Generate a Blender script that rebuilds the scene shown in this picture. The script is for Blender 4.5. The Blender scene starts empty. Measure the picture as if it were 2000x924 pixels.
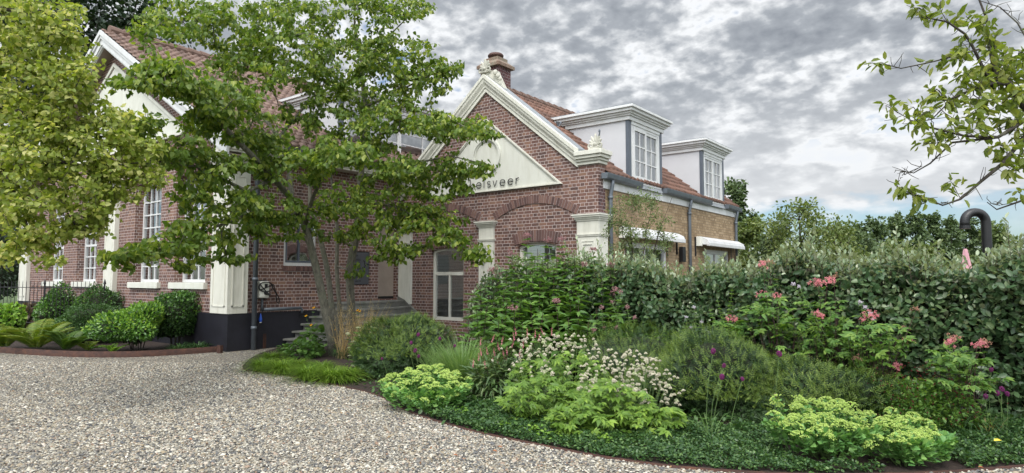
import bpy, math, random
import numpy as np
from mathutils import Vector, Matrix
from mathutils.geometry import tessellate_polygon
R = math.radians
rng = np.random.default_rng(11)
random.seed(5)
SC = bpy.context.scene
COL = SC.collection

# ---------------------------------------------------------------- camera
YAW, PITCH, F, EYE = R(37.8), R(3.79), 1254.0, 1.6
cam = bpy.data.cameras.new('camera')
cam.sensor_width = 36; cam.lens = 36 * F / 2000; cam.clip_end = 3000; cam.clip_start = .05
camo = bpy.data.objects.new('camera', cam); COL.objects.link(camo)
camo.location = (0, 0, EYE); camo.rotation_euler = (R(90) + PITCH, 0, YAW)
SC.camera = camo

# ---------------------------------------------------------------- world, sun, exposure
SUN_EL, SUN_AZ = R(52), R(150)          # azimuth clockwise from +Y
w = bpy.data.worlds.new('World'); SC.world = w; w.use_nodes = True
class NT:
    def __init__(s, nt): s.nt = nt
    def n(s, t, **k):
        nd = s.nt.nodes.new(t)
        ins = k.pop('ins', {})
        for a, b in k.items(): setattr(nd, a, b)
        for a, b in ins.items():
            if isinstance(b, bpy.types.NodeSocket): s.nt.links.new(b, nd.inputs[a])
            else: nd.inputs[a].default_value = b
        return nd
    def math(s, op, a, b=0.0, c=None, clamp=False):
        ins = {0: a, 1: b}
        if c is not None: ins[2] = c
        return s.n('ShaderNodeMath', operation=op, use_clamp=clamp, ins=ins).outputs[0]
    def ramp(s, fac, stops, interp='LINEAR'):
        nd = s.n('ShaderNodeValToRGB', ins={0: fac}); cr = nd.color_ramp; cr.interpolation = interp
        while len(cr.elements) < len(stops): cr.elements.new(.5)
        for e, (p, c) in zip(cr.elements, stops):
            e.position = p; e.color = (*c, 1) if len(c) == 3 else c
        return nd.outputs[0]
    def mix(s, f, a, b, blend='MIX'):
        nd = s.n('ShaderNodeMix', data_type='RGBA', blend_type=blend)
        for i, v in ((0, f), (6, a), (7, b)):
            if isinstance(v, bpy.types.NodeSocket): s.nt.links.new(v, nd.inputs[i])
            else: nd.inputs[i].default_value = v if i == 0 else ((*v, 1) if len(v) == 3 else v)
        return nd.outputs[2]
    def link(s, a, b): s.nt.links.new(a, b)
T = NT(w.node_tree)
w.node_tree.nodes.clear()
sky = T.n('ShaderNodeTexSky', sky_type='NISHITA', sun_disc=False, sun_elevation=SUN_EL, sun_rotation=SUN_AZ)
tc = T.n('ShaderNodeTexCoord').outputs['Generated']
sp = T.n('ShaderNodeSeparateXYZ', ins={0: tc})
zc = T.math('ADD', T.math('MAXIMUM', sp.outputs[2], 0.0), .32)
px_ = T.math('DIVIDE', sp.outputs[0], zc); py_ = T.math('DIVIDE', sp.outputs[1], zc)
P = T.n('ShaderNodeCombineXYZ', ins={0: px_, 1: py_, 2: 0.0}).outputs[0]
def wnoise(scale, detail, rough, off=0.0, dist=0.0):
    m = T.n('ShaderNodeMapping', ins={0: P, 1: (off, off * .7, off * .3)})
    return T.n('ShaderNodeTexNoise', ins={0: m.outputs[0], 'Scale': scale, 'Detail': detail, 'Roughness': rough, 'Distortion': dist}).outputs[0]
n_big = wnoise(2.1, 3, .5, 3.1); n_mid = wnoise(8.5, 4, .5, 7.7, .2); n_fine = wnoise(24.0, 5, .5, 1.3, .1)
dist = T.n('ShaderNodeVectorMath', operation='LENGTH', ins={0: P}).outputs[1]
far = T.n('ShaderNodeMapRange', ins={0: dist, 1: 1.55, 2: 2.2, 3: 0.0, 4: 1.0}).outputs[0]
fw = T.math('SUBTRACT', .50, T.math('MULTIPLY', far, .30))
dens = T.math('ADD', T.math('MULTIPLY', n_fine, fw), T.math('MULTIPLY', n_mid, T.math('SUBTRACT', 1.0, fw)))
dens = T.math('ADD', T.math('MULTIPLY', dens, .64), T.math('MULTIPLY', n_big, .36))
dens = T.math('SUBTRACT', dens, .006)
ccol = T.ramp(dens, [(.36, (.80, .84, .90)), (.44, (.86, .88, .90)), (.482, (.62, .645, .675)), (.535, (.39, .42, .46)), (.65, (.25, .275, .315))])
ccol = T.mix(T.math('MULTIPLY', far, .62), ccol, (.80, .82, .84))
alpha = T.n('ShaderNodeMapRange', ins={0: dens, 1: .335, 2: .42, 3: 0.0, 4: 1.0}).outputs[0]
# the deck of cloud ends far away: a clear blue band near the horizon
edge = T.math('ADD', dist, T.math('MULTIPLY', T.math('SUBTRACT', n_mid, .5), .42))
deck = T.n('ShaderNodeMapRange', ins={0: edge, 1: 2.29, 2: 2.42, 3: 1.0, 4: 0.0}).outputs[0]
low = wnoise(2.2, 3, .5, 11.0)
lowc = T.n('ShaderNodeMapRange', ins={0: low, 1: .5, 2: .75, 3: 0.0, 4: .55}).outputs[0]
alpha = T.math('MAXIMUM', alpha, T.math('MULTIPLY', far, 1.6, clamp=True))
alpha = T.math('MULTIPLY', T.math('MAXIMUM', T.math('MULTIPLY', alpha, deck), lowc), 1.0, clamp=True)
# unseen cloud towards the sun, behind the camera, boosted as fill light
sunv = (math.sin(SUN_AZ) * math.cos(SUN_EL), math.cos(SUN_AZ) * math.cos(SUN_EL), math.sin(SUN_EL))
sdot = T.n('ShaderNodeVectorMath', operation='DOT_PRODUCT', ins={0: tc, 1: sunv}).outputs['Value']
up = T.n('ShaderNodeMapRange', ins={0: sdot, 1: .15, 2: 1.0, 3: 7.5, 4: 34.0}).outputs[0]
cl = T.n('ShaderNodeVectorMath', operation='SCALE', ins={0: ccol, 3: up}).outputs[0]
skc = T.mix(1.0, sky.outputs[0], (.72, .80, .86), 'MULTIPLY')
skc = T.n('ShaderNodeVectorMath', operation='SCALE', ins={0: skc, 3: 1.0}).outputs[0]
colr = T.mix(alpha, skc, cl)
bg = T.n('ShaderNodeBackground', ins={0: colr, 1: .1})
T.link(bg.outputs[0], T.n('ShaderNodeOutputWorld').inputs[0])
sun = bpy.data.lights.new('sun', 'SUN'); sun.energy = 1.9; sun.angle = R(26); sun.color = (1, .95, .87)
suno = bpy.data.objects.new('sun', sun); COL.objects.link(suno)
sd = Vector((math.sin(SUN_AZ) * math.cos(SUN_EL), math.cos(SUN_AZ) * math.cos(SUN_EL), math.sin(SUN_EL)))
suno.rotation_euler = sd.to_track_quat('Z', 'Y').to_euler()
SC.view_settings.view_transform = 'Standard'; SC.view_settings.look = 'None'
SC.view_settings.exposure = 0.57; SC.view_settings.gamma = 1
SC.render.engine = 'CYCLES'
SC.cycles.max_bounces = 7; SC.cycles.diffuse_bounces = 3; SC.cycles.glossy_bounces = 3; SC.cycles.transmission_bounces = 4
SC.cycles.transparent_max_bounces = 8; SC.cycles.caustics_reflective = False; SC.cycles.caustics_refractive = False
SC.cycles.use_denoising = True; SC.cycles.sample_clamp_indirect = 4

# ---------------------------------------------------------------- where a measured photo point stands in the world
_c, _s = math.cos(YAW), math.sin(YAW)
FW = np.array([-_s * math.cos(PITCH), _c * math.cos(PITCH), math.sin(PITCH)])
RT = np.array([_c, _s, 0.0]); UP = np.cross(RT, FW); EY = np.array([0, 0, EYE])
FH = np.array([-_s, _c, 0.0])
def ray(px, py): return FW + RT * ((px - 1000) / F) + UP * ((462 - py) / F)
def gp(px, py, z=0.0):
    d = ray(px, py); return EY + d * ((z - EYE) / d[2])
def on_y(px, py, Y): d = ray(px, py); return EY + d * (Y / d[1])
def on_x(px, py, X): d = ray(px, py); return EY + d * (X / d[0])
def dep(px, py, D): d = ray(px, py); return EY + d * (D / d.dot(FH))
def gdep(px, D, z=0.0): p = dep(px, 545, D); return np.array([p[0], p[1], z])

# ---------------------------------------------------------------- objects
def tag(o, label=None, cat=None, group=None, kind=None):
    if label: o['label'] = label
    if cat: o['category'] = cat
    if group: o['group'] = group
    if kind: o['kind'] = kind
    return o
def thing(name, label, cat, loc=(0, 0, 0), group=None):
    o = bpy.data.objects.new(name, None); COL.objects.link(o)
    o.location = [float(v) for v in loc]; o.empty_display_size = .2
    return tag(o, label, cat, group)
def put(name, me, mat=None, parent=None):
    o = bpy.data.objects.new(name, me); COL.objects.link(o)
    if mat is not None and not len(me.materials): me.materials.append(mat)
    if parent is not None:
        o.parent = parent
        if parent.type == 'EMPTY': o.matrix_parent_inverse = Matrix.Translation(-Vector(parent.location))
    return o
def copy_tree(o, parent=None):
    c = o.copy(); COL.objects.link(c)
    if parent is not None: c.parent = parent
    for ch in [x for x in COL.objects if x.parent == o]:
        copy_tree(ch, c)
    return c

class MB:
    def __init__(s): s.v = []; s.f = []
    def add(s, vs, fs):
        b = len(s.v); s.v += [tuple(map(float, p)) for p in vs]; s.f += [tuple(i + b for i in f) for f in fs]; return s
    def box(s, x0, x1, y0, y1, z0, z1):
        v = [(x, y, z) for z in (z0, z1) for y in (y0, y1) for x in (x0, x1)]
        return s.add(v, [(0, 2, 3, 1), (4, 5, 7, 6), (0, 1, 5, 4), (2, 6, 7, 3), (0, 4, 6, 2), (1, 3, 7, 5)])
    def slab(s, outer, holes, o, ux, uy, n, d):
        """polygon with holes in the plane (o, ux, uy), pushed back by d along -n"""
        o, ux, uy, n = map(Vector, (o, ux, uy, n))
        loops = [outer] + list(holes); flat = [p for l in loops for p in l]
        tri = tessellate_polygon([[Vector((p[0], p[1], 0)) for p in l] for l in loops])
        fr = [o + ux * p[0] + uy * p[1] for p in flat]; bk = [p - n * d for p in fr]; N = len(flat)
        fs = []
        for t in tri:
            a, b, c = (fr[i] for i in t)
            t = tuple(t) if (b - a).cross(c - a).dot(n) > 0 else tuple(reversed(t))
            fs.append(t); fs.append(tuple(reversed([i + N for i in t])))
        k = 0
        for l in loops:
            m = len(l)
            for i in range(m):
                a, b = k + i, k + (i + 1) % m
                fs.append((a, a + N, b + N, b))
            k += m
        return s.add(fr + bk, fs)
    def prism(s, poly, a, b):
        """closed outline poly (list of 3d offsets) swept from a to b"""
        a, b = Vector(a), Vector(b); n = len(poly)
        v = [a + Vector(p) for p in poly] + [b + Vector(p) for p in poly]
        return s.add(v, [tuple(range(n))[::-1], tuple(range(n, 2 * n))] + [(i, (i + 1) % n, n + (i + 1) % n, n + i) for i in range(n)])
    def tube(s, pts, rad, sides=8, cap=True):
        pts = [np.array(p, float) for p in pts]; n = len(pts)
        if not hasattr(rad, '__len__'): rad = [rad] * n
        t0 = pts[1] - pts[0]; t0 /= np.linalg.norm(t0) + 1e-9
        a = np.array([1., 0, 0]) if abs(t0[0]) < .8 else np.array([0, 1., 0]); a = a - t0 * a.dot(t0); a /= np.linalg.norm(a)
        ang = np.arange(sides) * 2 * math.pi / sides; vs = []
        for i in range(n):
            t = pts[min(i + 1, n - 1)] - pts[max(i - 1, 0)]; t /= np.linalg.norm(t) + 1e-9
            a = a - t * a.dot(t); a /= np.linalg.norm(a) + 1e-9; b = np.cross(t, a)
            vs += [tuple(pts[i] + rad[i] * (math.cos(q) * a + math.sin(q) * b)) for q in ang]
        fs = [(i * sides + j, i * sides + (j + 1) % sides, (i + 1) * sides + (j + 1) % sides, (i + 1) * sides + j) for i in range(n - 1) for j in range(sides)]
        if cap: fs += [tuple(range(sides))[::-1], tuple(range((n - 1) * sides, n * sides))]
        return s.add(vs, fs)
    def ball(s, c, r, seg=8, rings=6, sc=(1, 1, 1), M=None):
        vs = []
        for i in range(rings + 1):
            th = math.pi * i / rings
            for j in range(seg):
                ph = 2 * math.pi * j / seg
                p = Vector((math.sin(th) * math.cos(ph) * r * sc[0], math.sin(th) * math.sin(ph) * r * sc[1], math.cos(th) * r * sc[2]))
                if M: p = M @ p
                vs.append(p + Vector(c))
        fs = [(i * seg + j, (i + 1) * seg + j, (i + 1) * seg + (j + 1) % seg, i * seg + (j + 1) % seg) for i in range(rings) for j in range(seg)]
        return s.add(vs, fs)
    def lathe(s, c, prof, seg=20):
        vs = [(c[0] + r * math.cos(2 * math.pi * j / seg), c[1] + r * math.sin(2 * math.pi * j / seg), c[2] + z) for r, z in prof for j in range(seg)]
        m = len(prof)
        fs = [(i * seg + j, i * seg + (j + 1) % seg, (i + 1) * seg + (j + 1) % seg, (i + 1) * seg + j) for i in range(m - 1) for j in range(seg)]
        return s.add(vs, fs + [tuple(range(seg))[::-1], tuple(range((m - 1) * seg, m * seg))])
    def build(s, name, mat, parent=None, smooth=False, bevel=0):
        me = bpy.data.meshes.new(name); me.from_pydata(s.v, [], s.f); me.update()
        if smooth: me.polygons.foreach_set('use_smooth', [True] * len(me.polygons))
        o = put(name, me, mat, parent)
        if bevel:
            m = o.modifiers.new('bevel', 'BEVEL'); m.width = bevel; m.segments = 2; m.limit_method = 'ANGLE'
        return o

def npmesh(name, V, faces_by_size, smooth=False, uv=None):
    """V (n,3); faces_by_size: list of int arrays (m,k)"""
    me = bpy.data.meshes.new(name); me.vertices.add(len(V)); me.vertices.foreach_set('co', np.ascontiguousarray(V, dtype=np.float32).ravel())
    idx = np.concatenate([f.ravel() for f in faces_by_size]); tot = np.concatenate([np.full(len(f), f.shape[1]) for f in faces_by_size])
    st = np.concatenate([[0], np.cumsum(tot)[:-1]])
    me.loops.add(len(idx)); me.loops.foreach_set('vertex_index', idx.astype(np.int32))
    me.polygons.add(len(tot)); me.polygons.foreach_set('loop_start', st.astype(np.int32)); me.polygons.foreach_set('loop_total', tot.astype(np.int32))
    if smooth: me.polygons.foreach_set('use_smooth', np.ones(len(tot), bool))
    me.update(calc_edges=True)
    if uv is not None:
        l = me.uv_layers.new(name='uv'); l.data.foreach_set('uv', uv[idx].astype(np.float32).ravel())
    return me

# ---------------------------------------------------------------- materials
def newmat(name):
    m = bpy.data.materials.new(name); m.use_nodes = True; t = NT(m.node_tree)
    b = m.node_tree.nodes['Principled BSDF']; return m, t, b
def objco(t): return t.n('ShaderNodeTexCoord').outputs['Object']
def plain(name, col, rough=.6, var=.12, nscale=6.0, bump=.15, bscale=60, metal=0.0, spec=.4, dirt=None):
    m, t, b = newmat(name); co = objco(t)
    n = t.n('ShaderNodeTexNoise', ins={0: co, 'Scale': nscale, 'Detail': 6.0, 'Roughness': .65}).outputs[0]
    hi = tuple(min(1, c * (1 + var)) for c in col); lo = tuple(c * (1 - var) for c in col)
    c = t.ramp(n, [(.3, lo), (.7, hi)])
    if dirt:
        mp = t.n('ShaderNodeMapping', ins={0: co, 3: (3.0, 3.0, .5)})
        d = t.n('ShaderNodeTexNoise', ins={0: mp.outputs[0], 'Scale': 1.7, 'Detail': 8.0, 'Roughness': .7}).outputs[0]
        f = t.n('ShaderNodeMapRange', ins={0: d, 1: .46, 2: .72, 3: 0.0, 4: .85}).outputs[0]
        c = t.mix(f, c, dirt)
    t.link(c, b.inputs['Base Color']); b.inputs['Roughness'].default_value = rough; b.inputs['Metallic'].default_value = metal
    b.inputs['Specular IOR Level'].default_value = spec
    if bump:
        n2 = t.n('ShaderNodeTexNoise', ins={0: co, 'Scale': bscale, 'Detail': 4.0}).outputs[0]
        t.link(t.n('ShaderNodeBump', ins={'Strength': bump, 'Distance': .01, 'Height': n2}).outputs[0], b.inputs['Normal'])
    return m
def brickmat(name, stops, mortar, course=.0775, length=.222, msize=.010):
    m, t, b = newmat(name); co = objco(t)
    geo = t.n('ShaderNodeNewGeometry'); ns = t.n('ShaderNodeSeparateXYZ', ins={0: geo.outputs['True Normal']})
    sx = t.n('ShaderNodeSeparateXYZ', ins={0: co})
    isx = t.math('GREATER_THAN', t.math('ABSOLUTE', ns.outputs[0]), .7)
    u = t.math('ADD', t.math('MULTIPLY', sx.outputs[1], isx), t.math('MULTIPLY', sx.outputs[0], t.math('SUBTRACT', 1.0, isx)))
    wob = t.n('ShaderNodeTexNoise', ins={0: co, 'Scale': 9.0, 'Detail': 3.0}).outputs[0]
    wv = t.math('MULTIPLY', t.math('SUBTRACT', wob, .5), .012)
    v = t.n('ShaderNodeCombineXYZ', ins={0: t.math('ADD', u, wv), 1: t.math('ADD', sx.outputs[2], wv), 2: 0.0}).outputs[0]
    br = t.n('ShaderNodeTexBrick', offset=.5, squash=.5, squash_frequency=2, offset_frequency=2, ins={0: v, 'Color1': (0, 0, 0, 1), 'Color2': (1, 1, 1, 1), 'Mortar': (.5, .5, .5, 1), 'Scale': 1.0, 'Mortar Size': msize * .5, 'Mortar Smooth': .25, 'Brick Width': length, 'Row Height': course})
    c = t.ramp(br.outputs[0], stops)
    n = t.n('ShaderNodeTexNoise', ins={0: co, 'Scale': 1.6, 'Detail': 5.0, 'Roughness': .6}).outputs[0]
    c = t.mix(t.math('MULTIPLY', t.n('ShaderNodeMapRange', ins={0: n, 1: .35, 2: .7, 3: .0, 4: 1.0}).outputs[0], .45), c, stops[0][1])
    n3 = t.n('ShaderNodeTexNoise', ins={0: co, 'Scale': 40.0, 'Detail': 4.0}).outputs[0]
    c = t.mix(t.n('ShaderNodeMapRange', ins={0: n3, 1: .5, 2: .8, 3: 0.0, 4: .5}).outputs[0], c, tuple(x * 1.6 for x in stops[-1][1]))
    st = t.n('ShaderNodeTexNoise', ins={0: co, 'Scale': .9, 'Detail': 9.0, 'Roughness': .72, 'Distortion': .6}).outputs[0]
    c = t.mix(t.n('ShaderNodeMapRange', ins={0: st, 1: .64, 2: .72, 3: 0.0, 4: .55}).outputs[0], c, mortar)
    c = t.mix(t.n('ShaderNodeMapRange', ins={0: st, 1: .30, 2: .42, 3: .5, 4: 0.0}).outputs[0], c, tuple(x * .55 for x in stops[0][1]))
    mo = t.mix(n3, tuple(x * .75 for x in mortar), mortar)
    c = t.mix(br.outputs['Fac'], c, mo)
    t.link(c, b.inputs['Base Color']); b.inputs['Roughness'].default_value = .85; b.inputs['Specular IOR Level'].default_value = .25
    h = t.math('ADD', t.math('SUBTRACT', 1.0, br.outputs['Fac']), t.math('MULTIPLY', n3, .4))
    t.link(t.n('ShaderNodeBump', ins={'Strength': .6, 'Distance': .008, 'Height': h}).outputs[0], b.inputs['Normal'])
    return m
def island(name, stops, rough=.85, spec=.25, bump=0):
    m, t, b = newmat(name); g = t.n('ShaderNodeNewGeometry').outputs['Random Per Island']
    t.link(t.ramp(g, stops), b.inputs['Base Color']); b.inputs['Roughness'].default_value = rough; b.inputs['Specular IOR Level'].default_value = spec
    return m
def leafmat(name, c1, c2, c3=None, back=None, trans=.3, rough=.45, spec=.4):
    m, t, b = newmat(name); geo = t.n('ShaderNodeNewGeometry')
    rnd = geo.outputs['Random Per Island']
    st = [(0, c1), (.6, c2)] + ([(.97, c3)] if c3 else [])
    c = t.ramp(rnd, st)
    n = t.n('ShaderNodeTexNoise', ins={0: objco(t), 'Scale': 1.3, 'Detail': 2.0}).outputs[0]
    c = t.mix(t.n('ShaderNodeMapRange', ins={0: n, 1: .35, 2: .65, 3: 0.0, 4: .45}).outputs[0], c, c1)
    if back: c = t.mix(geo.outputs['Backfacing'], c, back)
    t.link(c, b.inputs['Base Color']); b.inputs['Roughness'].default_value = rough; b.inputs['Specular IOR Level'].default_value = spec
    tr = t.n('ShaderNodeBsdfTranslucent', ins={0: t.mix(1.0, c, (1.25, 1.3, .55), 'MULTIPLY')})
    mx = t.n('ShaderNodeMixShader', ins={0: trans, 1: b.outputs[0], 2: tr.outputs[0]})
    t.link(mx.outputs[0], m.node_tree.nodes['Material Output'].inputs[0])
    return m
BR_STOPS = [(0, (.075, .047, .045)), (.35, (.135, .075, .064)), (.7, (.18, .096, .078)), (1, (.24, .14, .10))]
M = {}
M['brick'] = brickmat('red_brick', BR_STOPS, (.54, .465, .445), msize=.0125)
M['brick_dark'] = brickmat('dark_brick', [(0, (.05, .032, .036)), (.5, (.095, .048, .048)), (1, (.14, .07, .06))], (.36, .31, .31))
M['brick_yellow'] = brickmat('yellow_brick', [(0, (.21, .145, .085)), (.5, (.29, .21, .125)), (1, (.37, .28, .18))], (.15, .12, .095), msize=.008)
M['voussoir'] = island('arch_brick', [(0, (.085, .052, .05)), (.5, (.14, .080, .072)), (1, (.20, .12, .10))])
M['mortar'] = plain('mortar', (.42, .37, .36), .9)
M['plaster'] = plain('cream_plaster', (.60, .605, .55), .7, .05, 2.0, .1, 90, dirt=(.50, .50, .43))
M['cheek'] = plain('white_render', (.50, .505, .53), .8, .03, 3.0, .25, 160)
M['paint'] = plain('white_paint', (.62, .63, .64), .4, .04, 3.0, .03, 30, dirt=(.50, .50, .48))
M['cream'] = plain('cream_paint', (.63, .625, .56), .45, .04, 3.0, .05, 30, dirt=(.47, .46, .39))
M['slate'] = plain('slate_blue_paint', (.085, .10, .125), .4, .1)
M['zinc'] = plain('weathered_zinc', (.13, .15, .175), .5, .18, 5.0, .1, 40, metal=.3)
M['lead'] = plain('lead_flashing', (.25, .27, .29), .55, .2, metal=.2)
M['plinth'] = plain('black_plinth_paint', (.012, .012, .018), .55, .3, 4.0, .3, 50)
M['stone'] = plain('grey_stone', (.17, .17, .155), .8, .3, 4.0, .4, 40, dirt=(.10, .11, .08))
M['plaque'] = plain('slate_plaque', (.075, .078, .088), .5, .12)
M['inscr'] = plain('inscription', (.012, .012, .014), .6, .1)
M['door'] = plain('grey_oak_door', (.30, .245, .205), .6, .12, 3.0, .3, 30)
M['black'] = plain('black_metal', (.010, .010, .012), .42, .3, spec=.5)
M['rubber'] = plain('black_rubber', (.012, .012, .013), .5, .2)
M['plastic'] = plain('white_plastic', (.72, .72, .66), .3, .03, bump=0)
M['blue'] = plain('blue_plastic', (.02, .09, .50), .35, .1, bump=0)
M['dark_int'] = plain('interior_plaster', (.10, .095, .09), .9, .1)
M['curtain'] = plain('net_curtain', (.78, .80, .77), .8, .08, 10, .3, 25)
M['chim'] = brickmat('chimney_brick', [(0, (.06, .032, .036)), (.5, (.10, .048, .05)), (1, (.14, .065, .065))], (.30, .26, .26))
M['clay'] = plain('clay_cap', (.18, .12, .09), .85, .25, 8, .5, 40, dirt=(.22, .22, .17))
M['pot'] = plain('clay_pot', (.085, .045, .038), .7, .2)
M['soil'] = plain('dark_soil', (.028, .018, .014), .95, .5, 14, 1.0, 40)
M['pink'] = plain('pink_canvas', (.52, .29, .33), .8, .08)
M['wood'] = plain('pole_wood', (.22, .14, .08), .6, .2)
M['bulb'] = plain('frosted_glass', (.5, .5, .48), .3, .05, bump=0)
def glassmat():
    m, t, b = newmat('window_glass'); nt = m.node_tree
    lw = t.n('ShaderNodeFresnel', ins={0: 1.9})
    f = t.math('ADD', t.math('MULTIPLY', lw.outputs[0], 1.1), .28, clamp=True)
    nz = t.n('ShaderNodeTexNoise', ins={0: objco(t), 'Scale': 1.8, 'Detail': 1.0}).outputs[0]
    bp = t.n('ShaderNodeBump', ins={'Strength': .12, 'Distance': .05, 'Height': nz})
    gl = t.n('ShaderNodeBsdfGlossy', ins={0: (.95, .98, 1, 1), 'Roughness': .02}); t.link(bp.outputs[0], gl.inputs['Normal'])
    tr = t.n('ShaderNodeBsdfTransparent', ins={0: (.92, .94, .93, 1)})
    mx = t.n('ShaderNodeMixShader', ins={0: f, 1: tr.outputs[0], 2: gl.outputs[0]})
    t.link(mx.outputs[0], nt.nodes['Material Output'].inputs[0]); return m
M['glass'] = glassmat()
def tilemat(name, stops):
    m, t, b = newmat(name); uv = t.n('ShaderNodeTexCoord').outputs['UV']
    s = t.n('ShaderNodeSeparateXYZ', ins={0: uv})
    cell = t.n('ShaderNodeCombineXYZ', ins={0: t.math('FLOOR', s.outputs[0]), 1: t.math('FLOOR', s.outputs[1]), 2: 0.0}).outputs[0]
    wn = t.n('ShaderNodeTexWhiteNoise', ins={0: cell}).outputs[0]
    c = t.ramp(wn, stops)
    n = t.n('ShaderNodeTexNoise', ins={0: objco(t), 'Scale': 7.0, 'Detail': 8.0, 'Roughness': .7}).outputs[0]
    c = t.mix(t.n('ShaderNodeMapRange', ins={0: n, 1: .5, 2: .72, 3: 0.0, 4: .65}).outputs[0], c, (.07, .05, .04))
    t.link(c, b.inputs['Base Color']); b.inputs['Roughness'].default_value = .75
    t.link(t.n('ShaderNodeBump', ins={'Strength': .3, 'Distance': .01, 'Height': n}).outputs[0], b.inputs['Normal']); return m
M['tile'] = tilemat('clay_pantiles', [(0, (.095, .052, .040)), (.5, (.145, .075, .053)), (1, (.20, .105, .076))])
M['tile_old'] = tilemat('old_pantiles', [(0, (.10, .062, .050)), (.5, (.145, .088, .068)), (1, (.19, .125, .10))])
def rustmat():
    m, t, b = newmat('rusty_steel')
    n = t.n('ShaderNodeTexNoise', ins={0: objco(t), 'Scale': 8.0, 'Detail': 8.0, 'Roughness': .7}).outputs[0]
    t.link(t.ramp(n, [(.3, (.022, .010, .008)), (.55, (.055, .022, .014)), (.75, (.11, .045, .022))]), b.inputs['Base Color']); b.inputs['Roughness'].default_value = .85; return m
M['rust'] = rustmat()
def barkmat(name, a, c_):
    m, t, b = newmat(name); co = objco(t)
    mp = t.n('ShaderNodeMapping', ins={0: co, 3: (1, 1, .35)})
    n = t.n('ShaderNodeTexNoise', ins={0: mp.outputs[0], 'Scale': 22.0, 'Detail': 8.0, 'Roughness': .7}).outputs[0]
    c = t.ramp(n, [(.32, a), (.62, c_)])
    n2 = t.n('ShaderNodeTexNoise', ins={0: co, 'Scale': 5.0, 'Detail': 4.0}).outputs[0]
    c = t.mix(t.n('ShaderNodeMapRange', ins={0: n2, 1: .5, 2: .7, 3: 0.0, 4: .6}).outputs[0], c, (.11, .12, .075))
    t.link(c, b.inputs['Base Color']); b.inputs['Roughness'].default_value = .9
    t.link(t.n('ShaderNodeBump', ins={'Strength': .9, 'Distance': .02, 'Height': n}).outputs[0], b.inputs['Normal']); return m
M['bark'] = barkmat('grey_bark', (.05, .046, .036), (.17, .16, .125))
M['bark_dark'] = barkmat('dark_bark', (.015, .012, .010), (.05, .04, .032))
M['twig'] = plain('twig', (.055, .042, .030), .85, .3, bump=0)
M['stem_green'] = plain('green_stem', (.09, .15, .045), .6, .2, bump=0)
M['stem_red'] = plain('dark_red_stem', (.045, .022, .020), .6, .2, bump=0)
# ================================================================ shared building pieces
FX = dict(ux=(1, 0, 0), uy=(0, 0, 1), n=(0, -1, 0))       # a wall facing -Y
SX = dict(ux=(0, 1, 0), uy=(0, 0, 1), n=(1, 0, 0))        # a wall facing +X
def rect(a, b, z0, z1): return [(a, z0), (b, z0), (b, z1), (a, z1)]
def segarch(a, b, z0, z1, rise, n=10):
    """opening with a segmental head: springs at z1, crown at z1+rise"""
    pts = [(a, z0), (b, z0)]
    for i in range(n + 1):
        q = i / n; pts.append((b + (a - b) * q, z1 + rise * (1 - (2 * q - 1) ** 2)))
    return pts
def pantiles(name, o, ux, us, L, S, mat, parent, tw=.205, th=.30, flip=1):
    """S-shaped roof tiles as relief: o lower corner, ux along the eave, us up the slope"""
    o, ux, us = (np.array(q, float) for q in (o, ux, us)); n = np.cross(ux, us) * flip; n /= np.linalg.norm(n)
    nu, nr = int(L / tw * 8), int(math.ceil(S / th)); u = np.linspace(0, L, nu + 1)
    ph = (u / tw) % 1.0
    wave = np.where(ph < .38, np.sin(ph / .38 * math.pi) * .045, -.012 * np.sin((ph - .38) / .62 * math.pi))
    V = []; UV = []
    jr = np.random.default_rng(3)
    for r in range(nr):
        jit = jr.normal(0, .003, int(L / tw) + 2)[(u / tw).astype(int)]
        for k, (f, h) in enumerate(((0.0, .035), (0.0, .06), (1.0, .02))):
            s_ = min(r * th + f * th, S) - (.0 if k else -.002)
            p = o + np.outer(u, ux) + us * s_ + np.outer(wave + h + jit if k else wave * .6 + jit, n)
            V.append(p); UV.append(np.stack([u / tw, np.full_like(u, r + .05 + .85 * f)], 1))
    V = np.concatenate(V); UV = np.concatenate(UV); m = nu + 1; rows = nr * 3
    a = (np.arange(rows - 1)[:, None] * m + np.arange(nu)[None]).ravel()
    q = np.stack([a, a + 1, a + 1 + m, a + m], 1)
    if flip < 0: q = q[:, ::-1]
    me = npmesh(name, V, [q], False, UV)
    return put(name, me, mat, parent)
def voussoirs(name, c_fn, n, h, depth, plane, parent, mat=None):
    """a row of bricks on end: c_fn(q) -> ((u, z), (du, dz) outward); plane = (o, ux, n)"""
    o, ux, nn = (Vector(q) for q in plane); mb = MB()
    for i in range(n):
        pts = []
        for q in ((i + .08) / n, (i + .92) / n):
            (u, z), (a, b) = c_fn(q); pts.append(((u, z), (u + a * h, z + b * h)))
        poly = [pts[0][0], pts[1][0], pts[1][1], pts[0][1]]
        j = random.uniform(-.002, .002)
        mb.slab(poly, [], o + nn * (.022 + j), ux, (0, 0, 1), nn, depth)
    return mb.build(name, mat or M['voussoir'], parent)
def arch_fn(a, b, zs, rise):
    def f(q):
        u = a + (b - a) * q; z = zs + rise * (1 - (2 * q - 1) ** 2)
        sl = -4 * rise * (2 * q - 1) / (b - a); k = math.hypot(1, sl); return (u, z), (-sl / k, 1 / k)
    return f
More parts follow.
